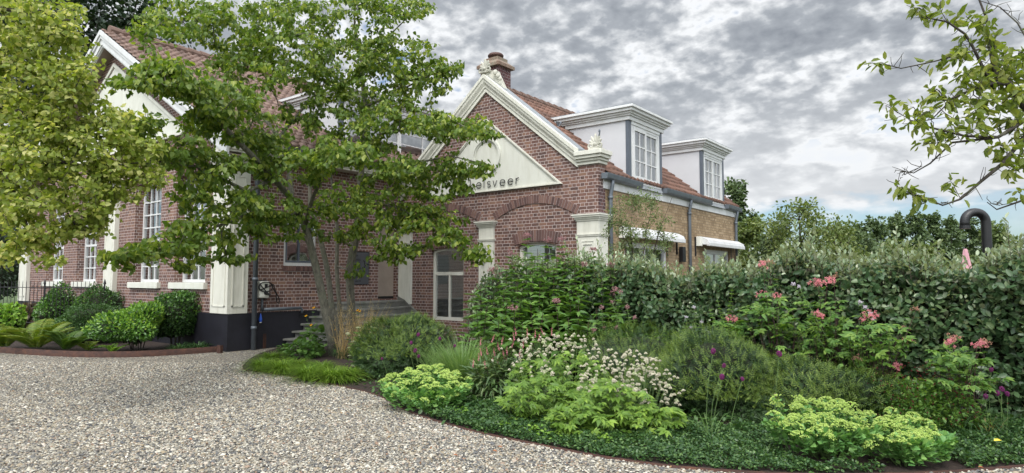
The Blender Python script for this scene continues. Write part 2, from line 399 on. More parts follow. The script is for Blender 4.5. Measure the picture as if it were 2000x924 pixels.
def arch_band(name, a, b, zs, rise, h, n, plane, parent):
    g = voussoirs(name, arch_fn(a, b, zs, rise), n, h, .06, plane, parent)
    f = arch_fn(a, b, zs, rise); lo = [f(i / 24)[0] for i in range(25)]; hi = [tuple(np.array(f(i / 24)[0]) + h * np.array(f(i / 24)[1])) for i in range(25)]
    mb = MB()
    o, ux, nn = (Vector(q) for q in plane)
    for i in range(24): mb.slab([lo[i], lo[i + 1], hi[i + 1], hi[i]], [], o + nn * .012, ux, (0, 0, 1), nn, .05)
    mb.build('joint', M['mortar'], g); return g
def window(name, parent, pl, a, b, z0, z1, rise, cols, rows, fw=.07, bar=.028, rec=.14, mat='paint', panes='glass', extra=(), sub=True, transom=None, label=None):
    """frame with glazing bars set back by rec inside an opening; pl = (origin, axes dict)"""
    o, ax = pl; n = Vector(ax['n']); oo = Vector(o) - n * rec
    outer = segarch(a, b, z0, z1, rise); inner = segarch(a + fw, b - fw, z0 + fw, z1 - (fw if rise == 0 else fw * .7), rise)
    mb = MB().slab(outer, [inner[::1]], oo, ax['ux'], ax['uy'], ax['n'], .07)
    fr = mb.build(name, M[mat], parent)
    if label: fr['label'] = label
    bars = MB(); ob = oo - n * .015
    top = z1 + rise - fw * .8
    for i in range(1, cols):
        u = a + fw + (b - a - 2 * fw) * i / cols; bars.slab(rect(u - bar / 2, u + bar / 2, z0 + fw, top), [], ob, ax['ux'], ax['uy'], ax['n'], .035)
    for j in range(1, rows):
        v = z0 + fw + (z1 - z0 - 2 * fw) * j / rows; k = bar * (1.9 if transom is not None and j == transom else 1)
        bars.slab(rect(a + fw, b - fw, v - k / 2, v + k / 2), [], ob + n * .003, ax['ux'], ax['uy'], ax['n'], .04)
    for e in extra: bars.slab(e, [], ob + n * .006, ax['ux'], ax['uy'], ax['n'], .05)
    if bars.v: bars.build('glazing_bars', M[mat], fr)
    g = MB(); og = oo - n * .045
    p = [og + Vector(ax['ux']) * q[0] + Vector(ax['uy']) * q[1] for q in segarch(a + fw * .7, b - fw * .7, z0 + fw * .7, z1 - fw * .5, rise)]
    g.add(p, [tuple(range(len(p)))]); g.build('pane', M[panes], fr)
    return fr
def shell(mb, x0, x1, y0, y1, z0, z1): return mb.box(x0, x1, y0, y1, z0, z1)
def cornice_profile(w_, h_, steps=None):
    """stepped moulding outline in (out, up); out = distance from wall"""
    return steps or [(0, 0), (w_ * .35, 0), (w_ * .35, h_ * .22), (w_ * .5, h_ * .3), (w_ * .62, h_ * .55), (w_ * .9, h_ * .72), (w_, h_ * .78), (w_, h_), (0, h_)]

# ================================================================ RIGHT: gabled house with the lettering
GY = 12.5; GX0, GX1 = -13.7, -7.24; GC = -10.52
house = thing('gabled_house', 'red and yellow brick house with cream gable lettering, orange tiled roof and two white dormers', 'house', (GC, GY, 0))
pf = ((0, GY, 0), FX)
slope = math.tan(R(39.3)); EZ = 4.0; HB = 21.6
# front gable wall
gz = lambda x: 6.50 - abs(x - GC) * slope
wl, wr = (-12.49, -11.30), (-9.52, -8.38)
outline = [(GX0, 0), (GX1, 0), (GX1, 4.25), (GX1 - .55, 4.25), (GX1 - .55, gz(GX1 - .55)), (GC, 6.50), (GX0 + .55, gz(GX0 + .55)), (GX0 + .3, 4.25), (GX0, 4.25)]
outline = [(GX0, 0), (GX1, 0), (GX1, 4.30), (GX1 - .5, 4.30), (GC, 6.50), (GX0, 6.5 - (GC - GX0) * slope)]
holes = [segarch(*wl, .50, 2.36, .07), segarch(*wr, .50, 2.40, .08)]
MB().slab(outline, holes, (0, GY, 0), FX['ux'], FX['uy'], FX['n'], .30).build('front_wall', M['brick'], house)
# side (yellow) wall
yw = [(13.7, 16.15), (18.75, 20.95)]
MB().slab(rect(GY + .302, HB, 0, 3.70), [rect(a, b, .5, 2.5) for a, b in yw], (GX1, 0, 0), SX['ux'], SX['uy'], SX['n'], .28).build('side_wall', M['brick_yellow'], house)
MB().box(GX1 - .02, GX1 + .004, GY + .001, GY + .30, 0, 3.7).build('corner_bricks', M['brick_dark'], house)
MB().slab([(GX0, 0), (GX1 - .3, 0), (GX1 - .3, 4.0), (GC, 6.5), (GX0, 4.0)], [], (0, HB, 0), (1, 0, 0), (0, 0, 1), (0, -1, 0), .25).build('rear_wall', M['brick_yellow'], house)
MB().box(GX0, GX0 + .25, GY + .3, HB, 0, 3.9).build('party_wall', M['brick_yellow'], house)
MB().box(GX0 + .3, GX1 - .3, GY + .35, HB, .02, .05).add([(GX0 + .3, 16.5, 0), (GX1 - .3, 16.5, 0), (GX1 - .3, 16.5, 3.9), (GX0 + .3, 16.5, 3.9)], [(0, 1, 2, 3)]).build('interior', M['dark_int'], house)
# roof
eaveX = GX1 + .06; ridge_z = 6.62; rs = math.hypot(eaveX - GC, ridge_z - 3.98); us = np.array([GC - eaveX, 0, ridge_z - 3.98]) / rs
roof = pantiles('roof', (eaveX, GY + .32, 3.98), (0, 1, 0), us, HB - GY - .2, rs, M['tile'], house)
usl = np.array([GC - (GX0 - .1), 0, ridge_z - 3.98]); usl /= np.linalg.norm(usl)
rl = math.hypot(GC - (GX0 - .1), ridge_z - 3.98)
pantiles('roof', (GX0 - .1, GY + .32, 3.98), (0, 1, 0), usl, HB - GY - .2, rl, M['tile'], house, flip=-1)
rt = MB()
for i in range(26):
    y = GY + .75 + i * .33
    rt.tube([(GC, y, ridge_z + .03), (GC, y + .1, ridge_z + .035), (GC, y + .36, ridge_z + .015)], [.125, .115, .105], 10)
rt.build('ridge_tiles', M['tile_old'], house, smooth=False)
# raking cornice with return and blocks
def rake_cornice(apex, foot, w_, h_, th, yface, mat, parent, name):
    """moulding running from foot to apex (x,z) below its upper edge, standing off the wall"""
    a, f = Vector((apex[0], 0, apex[1])), Vector((foot[0], 0, foot[1])); d = (a - f).normalized(); nrm = Vector((-d.z, 0, d.x)) if d.x > 0 else Vector((d.z, 0, -d.x))
    prof = [(0, 0), (w_, 0), (w_, -h_ * .22), (w_ * .86, -h_ * .26), (w_ * .8, -h_ * .42), (w_ * .5, -h_ * .62), (w_ * .46, -h_ * .74), (w_ * .3, -h_ * .78), (w_ * .3, -h_), (0, -h_)]
    mb = MB(); vs = []
    for P_, isapex in ((f, False), (a, True)):
        for ow, up_ in prof:
            p = P_ + nrm * up_
            if isapex:                                # mitre on the vertical through the apex
                t = (apex[0] - p.x) / d.x; p = p + d * t
            else:
                t = (foot[0] - p.x) / d.x if name != 'keep' else 0; p = p + d * t
            vs.append((p.x, yface - ow, p.z))
    n = len(prof); mb.add(vs, [tuple(range(n)), tuple(range(2 * n - 1, n - 1, -1))] + [(i, i + n, (i + 1) % n + n, (i + 1) % n) for i in range(n)])
    return mb.build(name, mat, parent)
RX = GX1 - .52
top = 6.86
rake_cornice((GC, top), (RX, top - (RX - GC) * slope), .16, .34, 0, GY - .001, M['cream'], house, 'raking_cornice')
rake_cornice((GC, top), (GX0, top - (GC - GX0) * slope), .16, .34, 0, GY - .001, M['cream'], house, 'raking_cornice')
cp = MB()                                             # coping behind the moulding, over the wall top
for sx_, x1 in ((1, RX), (-1, GX0)):
    zt = top - abs(x1 - GC) * slope
    cp.add([(GC, GY, top + .006), (x1, GY, zt + .006), (x1, GY + .34, zt + .006), (GC, GY + .34, top + .006), (GC, GY, 6.45), (x1, GY, zt - .36), (x1, GY + .34, zt - .36), (GC, GY + .34, 6.45)],
           [(0, 1, 2, 3) if sx_ < 0 else (3, 2, 1, 0), (4, 5, 6, 7), (0, 1, 5, 4), (3, 2, 6, 7), (1, 2, 6, 5)])
cp.build('coping', M['lead'], house)
rb = MB(); zr = top - (RX - GC) * slope                 # horizontal return at the foot of the gable
for (o0, z0, z1) in ((.05, 4.20, 4.27), (.09, 4.27, 4.33), (.14, 4.33, 4.40), (.18, 4.40, 4.50)):
    rb.box(RX - .02, GX1 + o0, GY - o0, GY + .34, z0, z1)
rb.build('cornice_return', M['cream'], house, bevel=.008)
def petal(mb, base, ang, ln, wd, y, th=.05, hook=0):
    c, s = math.cos(ang), math.sin(ang); pts = []
    for q, ww in ((0, .35), (.3, .8), (.6, 1), (.85, .75), (1, .15)):
        for sgn in (-1, 1):
            pts.append((q * ln, sgn * ww * wd / 2))
    L_ = [pts[i] for i in range(0, 10, 2)] + [pts[i] for i in range(9, 0, -2)]
    vs = []
    for yy, k in ((y + th, 1), (y - th * .2, 1), (y - th, .45)):
        for (a, b) in L_:
            b2 = b * k; a2 = ln * .5 + (a - ln * .5) * (1 if k == 1 else .82); bb = b2 + hook * (a2 / ln) ** 2
            vs.append((base[0] + c * a2 - s * bb, yy, base[1] + s * a2 + c * bb))
    n = 10
    fs = [tuple(range(n)), tuple(range(3 * n - 1, 2 * n - 1, -1))] + [(r * n + (i + 1) % n, r * n + i, (r + 1) * n + i, (r + 1) * n + (i + 1) % n) for r in (0, 1) for i in range(n)]
    mb.add(vs, fs)
def palmette(x, z, y, size, name, parent):
    mb = MB()
    for k, a in enumerate((90, 62, 118, 36, 144, 12, 168)):
        l = (.30, .27, .27, .22, .22, .17, .17)[k] * size
        petal(mb, (x, z + .02), R(a), l, .085 * size, y - .002 * k, .03 * size)
    for sg in (-1, 1):                               # scrolls
        pts = [(x + sg * (.03 + .085 * math.cos(t) * (1 - t / 9) + .09) * size, y - .02, z + (.0 + .07 * math.sin(t) * (1 - t / 9)) * size) for t in np.linspace(-1.2, 5.2, 14)]
        mb.tube(pts, [.022 * size] * 14, 6)
    mb.ball((x, y - .03, z + .03 * size), .05 * size, 10, 6)
    mb.box(x - .16 * size, x + .16 * size, y - .03, y + .07, z - .07 * size, z - .015 * size)
    return mb.build(name, M['stone_cream'], parent)
M['stone_cream'] = plain('weathered_ornament', (.50, .49, .43), .85, .25, 6, .5, 60, dirt=(.28, .28, .23))
ap = MB().slab([(-.48, -.42), (.48, -.42), (.27, -.02), (.22, .10), (-.22, .10), (-.27, -.02)], [], (GC, GY + .05, top + .02), (1, 0, 0), (0, 0, 1), (0, -1, 0), .22)
apx = ap.build('apex_block', M['stone_cream'], house, bevel=.01)
palmette(GC - .08, top + .17, GY + .02, .92, 'palmette', apx)
side = MB()
for k in range(3): side.ball((GC + .30 + .08 * k, GY - .02, top + .02 - .10 * k), .075 - .012 * k, 8, 6, (1, .6, 1))
side.build('leaf_scroll', M['stone_cream'], apx, smooth=True)
cb = MB().box(GX1 - .22, GX1 + .06, GY - .06, GY + .2, 4.503, 4.56).build('corner_block', M['stone_cream'], house)
palmette(GX1 - .08, 4.62, GY + .02, .86, 'palmette', cb)
cb2 = MB()
cb2.tube([(GX1 + .0, GY + .02, 4.78), (GX1 + .05, GY, 4.90), (GX1 + .03, GY, 4.97)], [.02, .015, .01], 5); cb2.ball((GX1 + .04, GY, 4.93), .03, 6, 5, (1, .7, 1.3))
cb2.build('bronze_tip', M['zinc'], cb)
# plaster pediment with ring and lettering
px0, px1, pz = GC - 2.33, GC + 2.33, 3.82; pa = pz + 2.33 * slope
def tri(k): return [(px0 + k * 2.9, pz + k), (px1 - k * 2.9, pz + k), (GC, pa - k * 1.32 * 1.0)]
ped = MB().slab(tri(.0), [], (0, GY - .03, 0), FX['ux'], FX['uy'], FX['n'], .028).build('pediment', M['plaster'], house)
MB().slab(tri(0), [list(tri(.055))], (0, GY - .055, 0), FX['ux'], FX['uy'], FX['n'], .024).build('moulding', M['cream'], ped)
mo2 = MB().slab(tri(.0), [list(tri(.028))], (0, GY - .075, 0), FX['ux'], FX['uy'], FX['n'], .019).build('moulding', M['cream'], ped)
ring = MB()
cx_, cz_, rr = GC + .03, 4.74, .41
for (r0, r1, o_) in ((rr, rr + .06, .085), (rr - .035, rr, .058)):
    for i in range(48):
        a, b = 2 * math.pi * i / 48, 2 * math.pi * (i + 1) / 48
        ring.slab([(cx_ + r0 * math.cos(a), cz_ + r0 * math.sin(a)), (cx_ + r1 * math.cos(a), cz_ + r1 * math.sin(a)), (cx_ + r1 * math.cos(b), cz_ + r1 * math.sin(b)), (cx_ + r0 * math.cos(b), cz_ + r0 * math.sin(b))], [], (0, GY - o_, 0), FX['ux'], FX['uy'], FX['n'], o_ - .029)
ring.build('ring', M['plaster'], ped)
def text(name, body, size, loc, rot, mat, parent, ext=.01, spacing=1.0, align='LEFT'):
    cu = bpy.data.curves.new(name, 'FONT'); cu.body = body; cu.size = size; cu.extrude = ext; cu.space_character = spacing; cu.align_x = align; cu.resolution_u = 4
    q = bpy.data.objects.new(name, cu); COL.objects.link(q); me = bpy.data.meshes.new_from_object(q); bpy.data.objects.remove(q)
    me.materials.clear(); me.materials.append(mat); me.name = name; o = bpy.data.objects.new(name, me); COL.objects.link(o); o.rotation_euler = rot; o.location = loc
    o.parent = parent; return o
# letters: thin sans built from strokes
def strokes(mb, x, kind, h=.158, t=.011, y=GY - .06):
    def seg(pts): mb.tube([(x + p[0], y, 3.925 + p[1]) for p in pts], t, 5)
    if kind == 'l': seg([(0, 0), (0, .25)]); return .085
    if kind == 'k': seg([(0, 0), (0, .25)]); seg([(.1, .15), (.0, .07), (.11, 0)]); return .185
    if kind == 'v': seg([(0, h), (.06, 0), (.12, h)]); return .20
    if kind == 'r': seg([(0, 0), (0, h)]); seg([(0, h * .6), (.03, h * .9), (.08, h)]); return .15
    if kind == 'e':
        r = h / 2; a = [(r + r * math.cos(q), r + r * math.sin(q)) for q in np.linspace(0, 2 * math.pi * .87, 16)]
        seg([(0.01, r), (2 * r, r)] + a[1:]); return .225
    if kind == 's':
        r = h / 4; a = [(r * 1.25 + r * 1.2 * math.cos(q), 3 * r + r * math.sin(q)) for q in np.linspace(.5, math.pi * 1.5, 9)]
        b = [(r * 1.25 + r * 1.2 * math.cos(q), r + r * math.sin(q)) for q in np.linspace(math.pi * .5, -math.pi * .85, 9)]
        seg(a + b); return .16
lt = MB(); xx = -11.02
for ch in 'kelsveer': xx += strokes(lt, xx, ch) + .027
lt.build('lettering', M['black'], ped)
# blind arches
arch_band('blind_arch', -10.22, -7.82, 3.08, .34, .19, 34, ((0, GY, 0), (1, 0, 0), (0, -1, 0)), house)
arch_band('blind_arch', -13.22, -10.76, 3.08, .34, .19, 34, ((0, GY, 0), (1, 0, 0), (0, -1, 0)), house)
arch_band('window_arch', wl[0] - .06, wl[1] + .06, 2.38, .08, .24, 18, ((0, GY, 0), (1, 0, 0), (0, -1, 0)), house)
arch_band('window_arch', wr[0] - .08, wr[1] + .08, 2.42, .09, .26, 18, ((0, GY, 0), (1, 0, 0), (0, -1, 0)), house)
# windows in the gable
w1 = window('window', house, pf, *wl, .50, 2.36, .07, 1, 1, .085, extra=[rect(wl[0] + .06, wl[1] - .06, 1.70, 1.79), rect(-11.92, -11.87, .55, 1.72)], mat='cream', rec=.09)
w2 = window('window', house, pf, *wr, .50, 2.40, .08, 1, 1, .085, extra=[rect(wr[0] + .06, wr[1] - .06, 1.70, 1.79)], mat='cream', rec=.09)
for ww, a in ((w1, wl), (w2, wr)):
    bl = MB()
    for i in range(15):
        z = 2.38 - i * .088
        if z > 1.12: bl.box(a[0] + .1, a[1] - .1, GY + .143, GY + .147, z - .083, z)
    bl.build('blind', M['curtain'], ww)
# pilasters
def pilaster(x0, x1, y, z0, z1, parent, mat, side=None, panel=True, cap=True, name='pilaster', d=.10, yb=None):
    """shaft with sunk panel, neck ring and moulded cap; faces -Y (and +X at the corner)"""
    yb = y + d if yb is None else yb; mb = MB(); k = .55
    mb.box(x0, x1, y, yb, z0, z1 - .14)
    w_ = x1 - x0; m = w_ * .2
    if panel:
        t = z1 - .62
        for (a, b, c, e) in ((x0 + m, x1 - m, t, t + .02), (x0 + m, x1 - m, z0 + .2, z0 + .22), (x0 + m, x0 + m + .02, z0 + .2, t), (x1 - m - .02, x1 - m, z0 + .2, t)):
            mb.box(a, b, y - .012, y, c, e)
        mb.box(x0 + m * 1.5, x1 - m * 1.5, y - .02, y, t - .07, t - .05)
    e = .0
    for (o_, a, b) in ((.02, z1 - .50, z1 - .47), (.03, z1 - .47, z1 - .45)) + (((.02, z1 - .15, z1 - .11), (.045, z1 - .11, z1 - .07), (.075, z1 - .07, z1 - .03), (.095, z1 - .03, z1)) if cap else ()):
        xr = x1 + o_; mb.box(x0 - o_, xr, y - o_, yb + (o_ if side else 0), a, b)
    return mb.build(name, mat, parent)
pilaster(-10.72, -10.25, GY - .07, .0, 3.06, house, M['cream'])
pilaster(-7.76, -7.19, GY - .09, .0, 3.06, house, M['cream'], side=True, yb=GY + .32)
pilaster(-13.72, -13.22, GY - .07, .9, 3.06, house, M['cream'], panel=False)
# yellow side: fascia, gutters, pipes, windows
MB().box(GX1 - .03, GX1 + .03, GY + .20, HB + .02, 3.66, 3.90).build('fascia', M['paint'], house)
for (a, b) in ((GY + .08, 14.35), (15.75, 19.0), (20.42, HB + .12)):
    mb = MB(); pr = [(-.0, 0, .11), (.0, 0, 0)] ; prof = [(0.0, .10), (.02, .02), (.07, -.01), (.12, .02), (.15, .10), (.165, .10), (.165, .085), (.14, .0), (.07, -.04), (.0, -.02)]
    mb.prism([(p[0], 0, p[1]) for p in prof], (GX1 + .04, a, 3.89), (GX1 + .04, b, 3.86))
    mb.box(GX1 + .035, GX1 + .19, a - .004, a + .0, 3.86, 3.99); mb.box(GX1 + .035, GX1 + .19, b, b + .004, 3.84, 3.96)
    mb.build('gutter', M['zinc'], house)
def downpipe(x, y, ztop, zbot, parent, xg=0.0, r=.045, name='drainpipe', dy=0.0, nx=(1, 0)):
    mb = MB(); mb.tube([(x + xg, y + dy, ztop), (x + xg, y + dy, ztop - .1), (x + xg * .5, y + dy * .5, ztop - .22), (x, y, ztop - .34), (x, y, zbot)], r, 12)
    for z in (zbot + .5, zbot + 1.6, ztop - .4):
        mb.tube([(x, y, z - .035), (x, y, z + .035)], r + .012, 12)
        if z > zbot + 1: mb.box(x - .1, x, y - .012, y + .012, z - .012, z + .012)
    return mb.build(name, M['zinc'], parent, smooth=True)
for y in (12.93, 17.5, 21.42): downpipe(GX1 + .07, y, 3.86, 0, house, .05)
for (a, b), nm in zip(yw, ('a', 'b')):
    wn = window('window', house, ((GX1, 0, 0), SX), a, b, .5, 2.5, 0, 2, 1, .13, .06, .06)
    MB().box(GX1 - .34, GX1 - .33, a, b, .5, 2.5).build('curtain', M['curtain'], wn)
for y, z in ((18.02, 2.55), (17.05 - .35, 2.55), (12.98, 2.6)):
    MB().box(GX1 + .001, GX1 + .04, y - .02, y + .02, z - .28, z + .28).build('wall_anchor', M['black'], house)
# chimney
ch = MB().box(-11.04, -10.44, GY + .36, GY + .90, 5.9, 7.22).build('chimney', M['chim'], house)
cc = MB()
cc.box(-11.12, -10.36, GY + .28, GY + .98, 7.22, 7.30)
a4 = [(-11.12, GY + .28), (-10.36, GY + .28), (-10.36, GY + .98), (-11.12, GY + .98)]; b4 = [(-10.98, GY + .42), (-10.50, GY + .42), (-10.50, GY + .84), (-10.98, GY + .84)]
cc.add([(*p, 7.301) for p in a4] + [(*p, 7.42) for p in b4] + [(*p, 7.50) for p in b4], [(0, 1, 5, 4), (1, 2, 6, 5), (2, 3, 7, 6), (3, 0, 4, 7), (4, 5, 9, 8), (5, 6, 10, 9), (6, 7, 11, 10), (7, 4, 8, 11), (8, 9, 10, 11)])
cc.build('chimney_cap', M['clay'], ch)
MB().lathe((-10.74, GY + .63, 7.50), [(.17, 0), (.17, .06), (.21, .07), (.215, .11), (.18, .15), (.0, .155)], 20).build('chimney_pot', M['pot'], ch, smooth=True)
MB().slab([(-.03, -.55), (.52, -.55), (.52, .16), (-.03, .16)], [], (-10.435, GY + .33, 6.40), (0, 1, 0), (0, 0, 1), (1, 0, 0), .02).build('flashing', M['lead'], ch)
# dormers
def dormer(y0, y1, parent, label, zb=3.98, zt=5.47, X=GX1, back=2.3, cols=2, zr=.32, openleft=False):
    w0 = zb - .05; u = [(y0, w0), (y0 + .1, w0), (y0 + .1, zt - .08), (y1 - .1, zt - .08), (y1 - .1, w0), (y1, w0), (y1, zt), (y0, zt)]
    mb = MB().slab(u, [], (X - .04, 0, 0), SX['ux'], SX['uy'], SX['n'], back)       # rendered cheeks and head
    d = mb.build('dormer', M['cheek'], parent); d['label'] = label
    MB().box(X - .045, X + .035, y0 - .012, y0 + .13, zb - .06, zt - .001).build('corner_post', M['slate'], d)
    MB().box(X - .045, X + .035, y1 - .13, y1 + .012, zb - .06, zt - .001).build('corner_post', M['slate'], d)
    fm = MB().slab(rect(y0 + .132, y1 - .132, zb - .02, zt), [rect(y0 + .22, y1 - .22, zb + .08, zt - .14)], (X + .03, 0, 0), SX['ux'], SX['uy'], SX['n'], .09)
    fm.box(X + .031, X + .06, y0 + .10, y1 - .10, zb - .03, zb + .05); fm.box(X + .031, X + .05, y0 + .132, y1 - .132, zt - .08, zt - .001)
    fm.build('window_frame', M['paint'], d)
    mid = (y0 + y1) / 2
    for k, (a, b) in enumerate(((y0 + .22, mid), (mid, y1 - .22))):
        off = .02 if not (openleft and k == 0) else .055
        s_ = MB().slab(rect(a + .004, b - .004, zb + .084, zt - .144), [rect(a + .07, b - .07, zb + .16, zt - .21)], (X + off, 0, 0), SX['ux'], SX['uy'], SX['n'], .05)
        c_ = (a + b) / 2; s_.box(X + off - .035, X + off - .01, c_ - .014, c_ + .014, zb + .155, zt - .205)
        for q in (1, 2):
            z = zb + .16 + (zt - .37 - zb) * q / 3; s_.box(X + off - .033, X + off - .008, a + .07, b - .07, z - .014, z + .014)
        s_.build('casement', M['paint'], d)
        g = MB(); g.add([(X + off - .03, a + .06, zb + .15), (X + off - .03, b - .06, zb + .15), (X + off - .03, b - .06, zt - .2), (X + off - .03, a + .06, zt - .2)], [(0, 1, 2, 3)]); g.build('pane', M['glass'], d)
        nu = 60; yy = np.linspace(a + .03, b - .03 if k else b - .16, nu); xw = X - .13 + .018 * np.sin(yy * 95) + .01 * np.sin(yy * 37)
        V = np.concatenate([np.stack([xw, yy, np.full(nu, z)], 1) for z in (zb + .05, zt - .1)]); i = np.arange(nu - 1)
        put('curtain', npmesh('curtain', V, [np.stack([i, i + 1, i + 1 + nu, i + nu], 1)], True), M['curtain'], d)
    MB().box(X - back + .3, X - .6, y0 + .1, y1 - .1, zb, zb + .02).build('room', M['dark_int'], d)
    rf = MB(); x_back = X - back - .15
    for (o_, a, b) in ((.05, 0, .10), (.09, .10, .14), (.13, .14, .19), (.19, .19, .26), (.24, .26, .32)):
        rf.box(x_back, X + .03 + o_, y0 - o_, y1 + o_, zt + a * zr / .32, zt + b * zr / .32 - .0005)
    rf.build('dormer_roof', M['paint'], d, bevel=.006)
    MB().box(x_back, X + .255, y0 - .225, y1 + .225, zt + zr, zt + zr + .02).build('roof_edge', M['lead'], d)
    MB().add([(X + .05, y0 + .1, zb - .02), (X + .05, y1 - .1, zb - .02), (X + .11, y1 - .1, zb - .14), (X + .11, y0 + .1, zb - .14)], [(0, 1, 2, 3), (3, 2, 1, 0)][:1]).build('apron', M['lead'], d)
    return d
dormer(13.92, 15.78, house, 'nearer white dormer with its left casement open', openleft=True)
dormer(18.62, 20.45, house, 'farther white dormer with both casements shut')
# small things on the roof by the near dormer
MB().tube([(-9.05, 13.55, 5.42), (-9.0, 13.5, 5.62)], .035, 8).tube([(-9.05, 13.2, 5.35), (-9.0, 13.55, 5.5), (-8.95, 13.6, 5.62)], .02, 6).build('roof_vent', M['zinc'], house)

# ================================================================ LEFT: brick hall
HY, HX = 7.5, -13.75; HL = -28.0; AX = -20.55; HS = math.tan(R(29.5))
hall = thing('brick_hall', 'large brick hall with tall white barred windows, cream pilasters and black plinth', 'building', (HX, HY, 0))
ph = ((0, HY, 0), FX)
ww_ = 1.54
wins = [(c - ww_ / 2, c + ww_ / 2) for c in (-18.08, -15.68, -24.9, -22.2)]
top_at = lambda x: 8.52 - abs(x - AX) * HS
outl = [(HL, 0), (HX, 0), (HX, top_at(HX)), (AX, 8.52), (HL, top_at(HL))]
MB().slab(outl, [segarch(a, b, 1.50, 4.12, .10) for a, b in wins], (0, HY, 0), FX['ux'], FX['uy'], FX['n'], .34).build('front_wall', M['brick'], hall)
side_win = (8.80, 9.72)
MB().slab(rect(HY + .342, 16.0, 0, 4.60), [rect(*side_win, 1.92, 3.0), rect(11.72, 12.42, 1.05, 3.3), rect(10.72, 11.42, 1.44, 2.34)], (HX, 0, 0), SX['ux'], SX['uy'], SX['n'], .3).build('side_wall', M['brick'], hall)
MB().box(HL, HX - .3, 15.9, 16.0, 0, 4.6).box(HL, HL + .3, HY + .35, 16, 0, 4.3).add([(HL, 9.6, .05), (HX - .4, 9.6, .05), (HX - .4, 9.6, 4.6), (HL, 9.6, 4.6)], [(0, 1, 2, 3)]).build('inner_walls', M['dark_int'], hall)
MB().box(HX - .3, HX + .07, HY - .09, 12.38, -.1, .83).box(HL - .1, HX + .0699, HY - .0901, HY + .2, -.1, .829).build('plinth', M['plinth'], hall)
for k, (a, b) in enumerate(wins):
    wn = window('window', hall, ph, a, b, 1.52, 4.10, .10, 4, 7, .07, .034, .20, transom=3)
    MB().box(a - .12, b + .12, HY - .10, HY + .215, 1.36, 1.515).build('sill', M['plaster'], wn, bevel=.01)
    arch_band('window_arch', a - .05, b + .05, 4.14, .11, .24, 18, ((0, HY, 0), (1, 0, 0), (0, -1, 0)), hall)
wn = window('window', hall, ((HX, 0, 0), SX), *side_win, 1.92, 3.0, 0, 1, 1, .075, rec=.05)
MB().slab(rect(side_win[0] + .08, side_win[1] - .08, 2.0, 2.92), [rect(side_win[0] + .13, (side_win[0] + side_win[1]) / 2 - .02, 2.05, 2.87), rect((side_win[0] + side_win[1]) / 2 + .02, side_win[1] - .13, 2.05, 2.87)], (HX - .06, 0, 0), SX['ux'], SX['uy'], SX['n'], .04).build('casement', M['slate'], wn)
voussoirs('window_arch', lambda q: ((side_win[0] - .03 + (side_win[1] - side_win[0] + .06) * q, 1.80), (0, 1)), 16, .11, .06, ((HX, 0, 0), (0, 1, 0), (1, 0, 0)), hall)
# corner, mid and end pilasters
def hall_pilaster(x0, x1, corner=False):
    mb = MB(); y = HY - .12; yb = HY + (.36 if corner else .0); xr = x1
    mb.box(x0, xr, y, yb, .832, 4.22)
    m = .10
    for z0, z1, h in ((.98, 3.9, 0),):
        fr = [(x0 + m, x1 - m, z0, z0 + .03), (x0 + m, x1 - m, z1, z1 + .03), (x0 + m, x0 + m + .03, z0, z1), (x1 - m - .03, x1 - m, z0, z1)]
        for (a, b, c, e) in fr: mb.box(a, b, y - .014, y, c, e)
        if corner:
            for (a, b, c, e) in ((y + .1, yb - .1, z0, z0 + .03), (y + .1, yb - .1, z1, z1 + .03), (y + .1, y + .13, z0, z1), (yb - .13, yb - .1, z0, z1)):
                mb.box(xr, xr + .014, a, b, c, e)
    for (o_, a, b) in ((.03, 4.22, 4.28), (.06, 4.28, 4.34), (.10, 4.34, 4.44)):
        mb.box(x0 - o_, xr + o_, y - o_, yb + (o_ if corner else 0), a, b)
    return mb.build('pilaster', M['cream'], hall)
hall_pilaster(-14.42, HX + .08, True)
hall_pilaster(-20.55, -19.88)
hall_pilaster(-28.1, -27.3)
# pediment and raking cornice
pb = 5.27
p2 = MB().slab([(AX - 4.45, pb), (AX + 4.45, pb), (AX, pb + 4.45 * HS)], [], (0, HY - .04, 0), FX['ux'], FX['uy'], FX['n'], .038).build('pediment', M['plaster'], hall)
mo = MB()
mo.slab([(AX - 4.55, pb - .08), (AX + 4.55, pb - .08), (AX + 4.4, pb + .02), (AX - 4.4, pb + .02)], [], (0, HY - .10, 0), FX['ux'], FX['uy'], FX['n'], .058)
mo.slab([(AX + 4.55, pb - .02), (AX + 4.7, pb - .02), (AX, pb + 4.7 * HS), (AX, pb + 4.5 * HS)], [], (0, HY - .08, 0), FX['ux'], FX['uy'], FX['n'], .038)
mo.slab([(AX - 4.55, pb - .02), (AX, pb + 4.5 * HS), (AX, pb + 4.7 * HS), (AX - 4.7, pb - .02)], [], (0, HY - .08, 0), FX['ux'], FX['uy'], FX['n'], .038)
mo.build('moulding', M['cream'], p2)
RT_ = 8.80; EX = -13.34; OY = 7.02
def barge(x1, sgn):
    z1 = RT_ - abs(x1 - AX) * HS; mb = MB()
    for (o_, a, b) in ((0, 0, .14), (.035, .14, .24), (.07, .24, .42), (.10, .42, .47)):
        pts = [(AX, RT_ - a), (x1, z1 - a), (x1, z1 - b), (AX, RT_ - b)]
        if sgn < 0: pts = pts[::-1]
        mb.slab(pts, [], (0, OY + o_, 0), FX['ux'], FX['uy'], FX['n'], .06)
    return mb.build('barge_board', M['paint'], hall)
barge(EX, 1); barge(HL - .6, -1)
sf = MB()
for x1 in (EX, HL - .6):
    z1 = RT_ - abs(x1 - AX) * HS
    sf.add([(AX, OY + .1, RT_ - .40), (x1, OY + .1, z1 - .40), (x1, HY, z1 - .40), (AX, HY, RT_ - .40)], [(0, 1, 2, 3)])
sf.add([(HX - .02, OY + .1, 4.45), (EX, OY + .1, 4.45), (EX, 12.4, 4.45), (HX - .02, 12.4, 4.45)], [(0, 1, 2, 3)])
